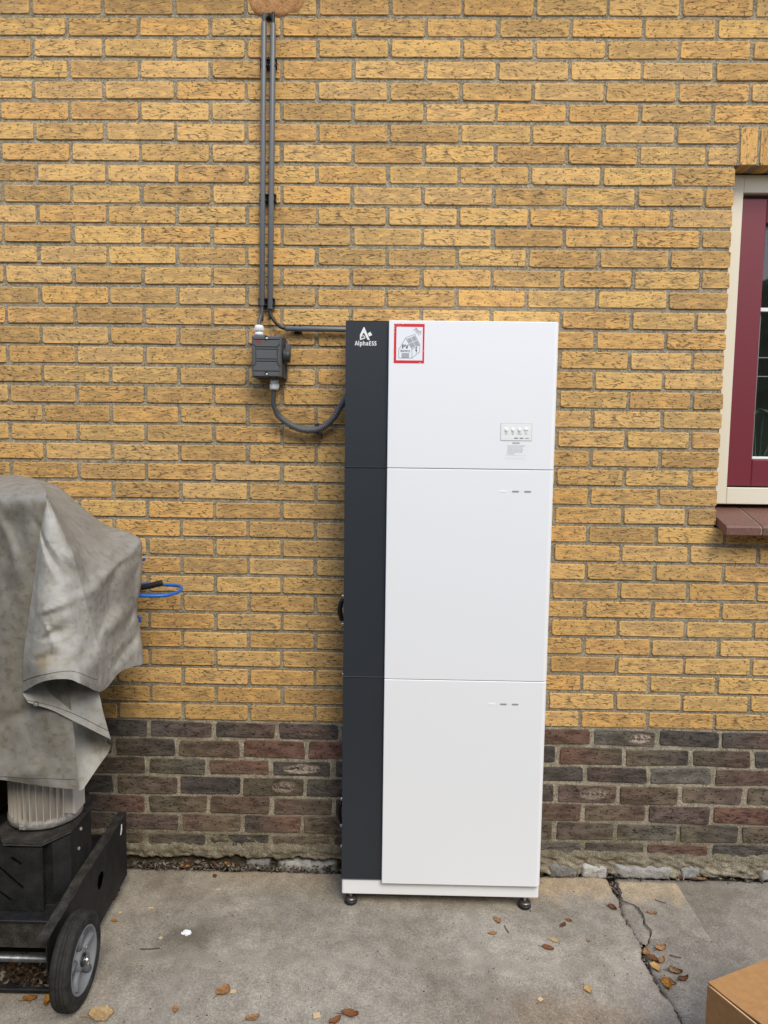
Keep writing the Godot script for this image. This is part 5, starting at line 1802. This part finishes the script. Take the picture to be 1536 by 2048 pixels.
	var o := obj("foam_crumb", st, M.foam, self)
	o.position = Vector3(0.4313, 0.001, 0.3541)
	tag(o, "white clump of foam crumbs on a dark spot of the paving", "foam")
	var tw := [[Vector3(0.32, 0.003, 0.43), Vector3(0.375, 0.004, 0.425), "short grey twig between the wheel and the foam crumbs"], [Vector3(1.875, 0.003, 0.135), Vector3(1.905, 0.004, 0.155), "small dark twig on the pale skim right of the crack"], [Vector3(1.375, 0.004, 0.285), Vector3(1.384, 0.002, 0.318), "thin dark stalk beside the tan oval leaf"], [Vector3(1.83, 0.003, 0.40), Vector3(1.86, 0.003, 0.41), "tiny straight twig between the crack and the cardboard box"]]
	for q in tw:
		st = mb(true)
		tube(st, smooth_path([q[0], (q[0] + q[1]) / 2 + Vector3(0, 0.001, 0.004), q[1]], 4), 0.0014, 6)
		tag(obj("twig", st, M.twig, self), q[2], "twig", "twigs on the paving")
	# pale specks and grains strewn over the paving
	st = mb()
	for k in 420:
		var p := Vector3(rng.randf_range(0.05, 2.1), 0.0012, 0.03 + 0.7 * rng.randf())
		var dark_bit := rng.randf() < 0.45
		st.set_color(Color(0.07, 0.06, 0.05) if dark_bit else Color(0.75, 0.72, 0.66))
		var s := Vector3(rng.randf_range(0.0006, 0.0018), 0.0006, rng.randf_range(0.0006, 0.0015))
		box(st, p - s, p + s, 0.0002)
	o = obj("grains", st, M.leaf, self)
	o.set_meta("kind", "stuff")
	tag(o, "pale and dark grains strewn over the concrete paving", "grains")

# ---------------------------------------------------------------- things indoors and behind the viewer
func build_surroundings() -> void:
	var p := thing("houseplant", "green houseplant in a clay pot behind the window pane", "houseplant", Vector3(2.30, 1.19, -0.26))
	var st := mb(true)
	lathe(st, [[0.045, 0.0], [0.058, 0.11], [0.063, 0.11], [0.063, 0.13], [0.052, 0.13], [0.05, 0.115]], up(), 24)
	obj("pot", st, M.terracotta, p)
	for k in 9:
		st = mb(true)
		var a := k * 2.4
		var tip := Vector3(cos(a) * 0.09, 0.27 + 0.05 * (k % 4), sin(a) * 0.07)
		tube(st, smooth_path([Vector3(0, 0.11, 0), Vector3(cos(a) * 0.02, 0.2, sin(a) * 0.02), tip], 4), 0.0022, 6)
		var g := []
		for i in 7:
			var line := []
			for j in 5:
				var u := j / 2.0 - 1.0
				var v := i / 6.0
				var d := Vector3(cos(a), 0.5 - v * 0.5, sin(a))
				line.append(tip + d * v * 0.085 + Vector3(-sin(a), 0.25, cos(a)) * u * 0.034 * sin(PI * (0.08 + 0.9 * v)))
			g.append(line)
		sheet(st, g)
		obj("leaf", st, M.green_leaf, p)
	st = mb()
	var n1 := noise(101, 0.9, 3)
	var n2 := noise(102, 4.0, 3)
	var g := []
	for i in 40:
		var line := []
		for j in 160:
			var x := -13.0 + j * 0.165
			var t := i / 39.0
			var ht := 2.8 + 0.4 * n1.get_noise_1d(x)
			var y := ht * sin(minf(t, 0.62) / 0.62 * PI / 2) if t < 0.62 else ht
			var z := 4.7 + 0.4 * (1.0 - pow(1.0 - t, 2.0)) * 0.0 + (0.9 * (t - 0.62) / 0.38 if t > 0.62 else 0.0)
			line.append(Vector3(x, y + 0.18 * n2.get_noise_2d(x, y + t * 3.0), z + 0.35 * n2.get_noise_2d(x * 1.3, y * 1.3 + t)))
		g.append(line)
	sheet(st, g)
	tag(obj("hedge", st, M.hedge, self), "tall green garden hedge across the yard, facing the house", "hedge")

func build_shade_fence() -> void:  # added outside the view to block light from the lower left
	var t := thing("added_shade_fence", "unseen dark timber fence added to shade the left side of the yard", "fence")
	for k in 26:
		bar(Vector3(-1.17, 0.02, 0.12 + k * 0.152), Vector3(-1.15, 2.25 + rng.randf_range(-0.006, 0.006), 0.265 + k * 0.152), "plank", M.shade_fence_wood, t, 0.003)
	for k in 3:
		bar(Vector3(-1.25, 0.0, 0.2 + k * 1.8), Vector3(-1.1705, 2.3, 0.28 + k * 1.8), "post", M.shade_fence_wood, t, 0.004)

func _ready() -> void:
	make_view()
	rng.seed = 20240611
	make_materials()
	M.concrete_far = mat("concrete_far", Color(0.85, 0.84, 0.83), 0.93, {"tex": "concrete", "bump": "concrete_h", "depth": 0.12, "size": 0.83})
	build_yard()
	build_wall()
	build_cabinet()
	build_wiring()
	build_machine()
	build_tarp()
	build_box()
	build_leaves()
	build_surroundings()
	build_shade_fence()
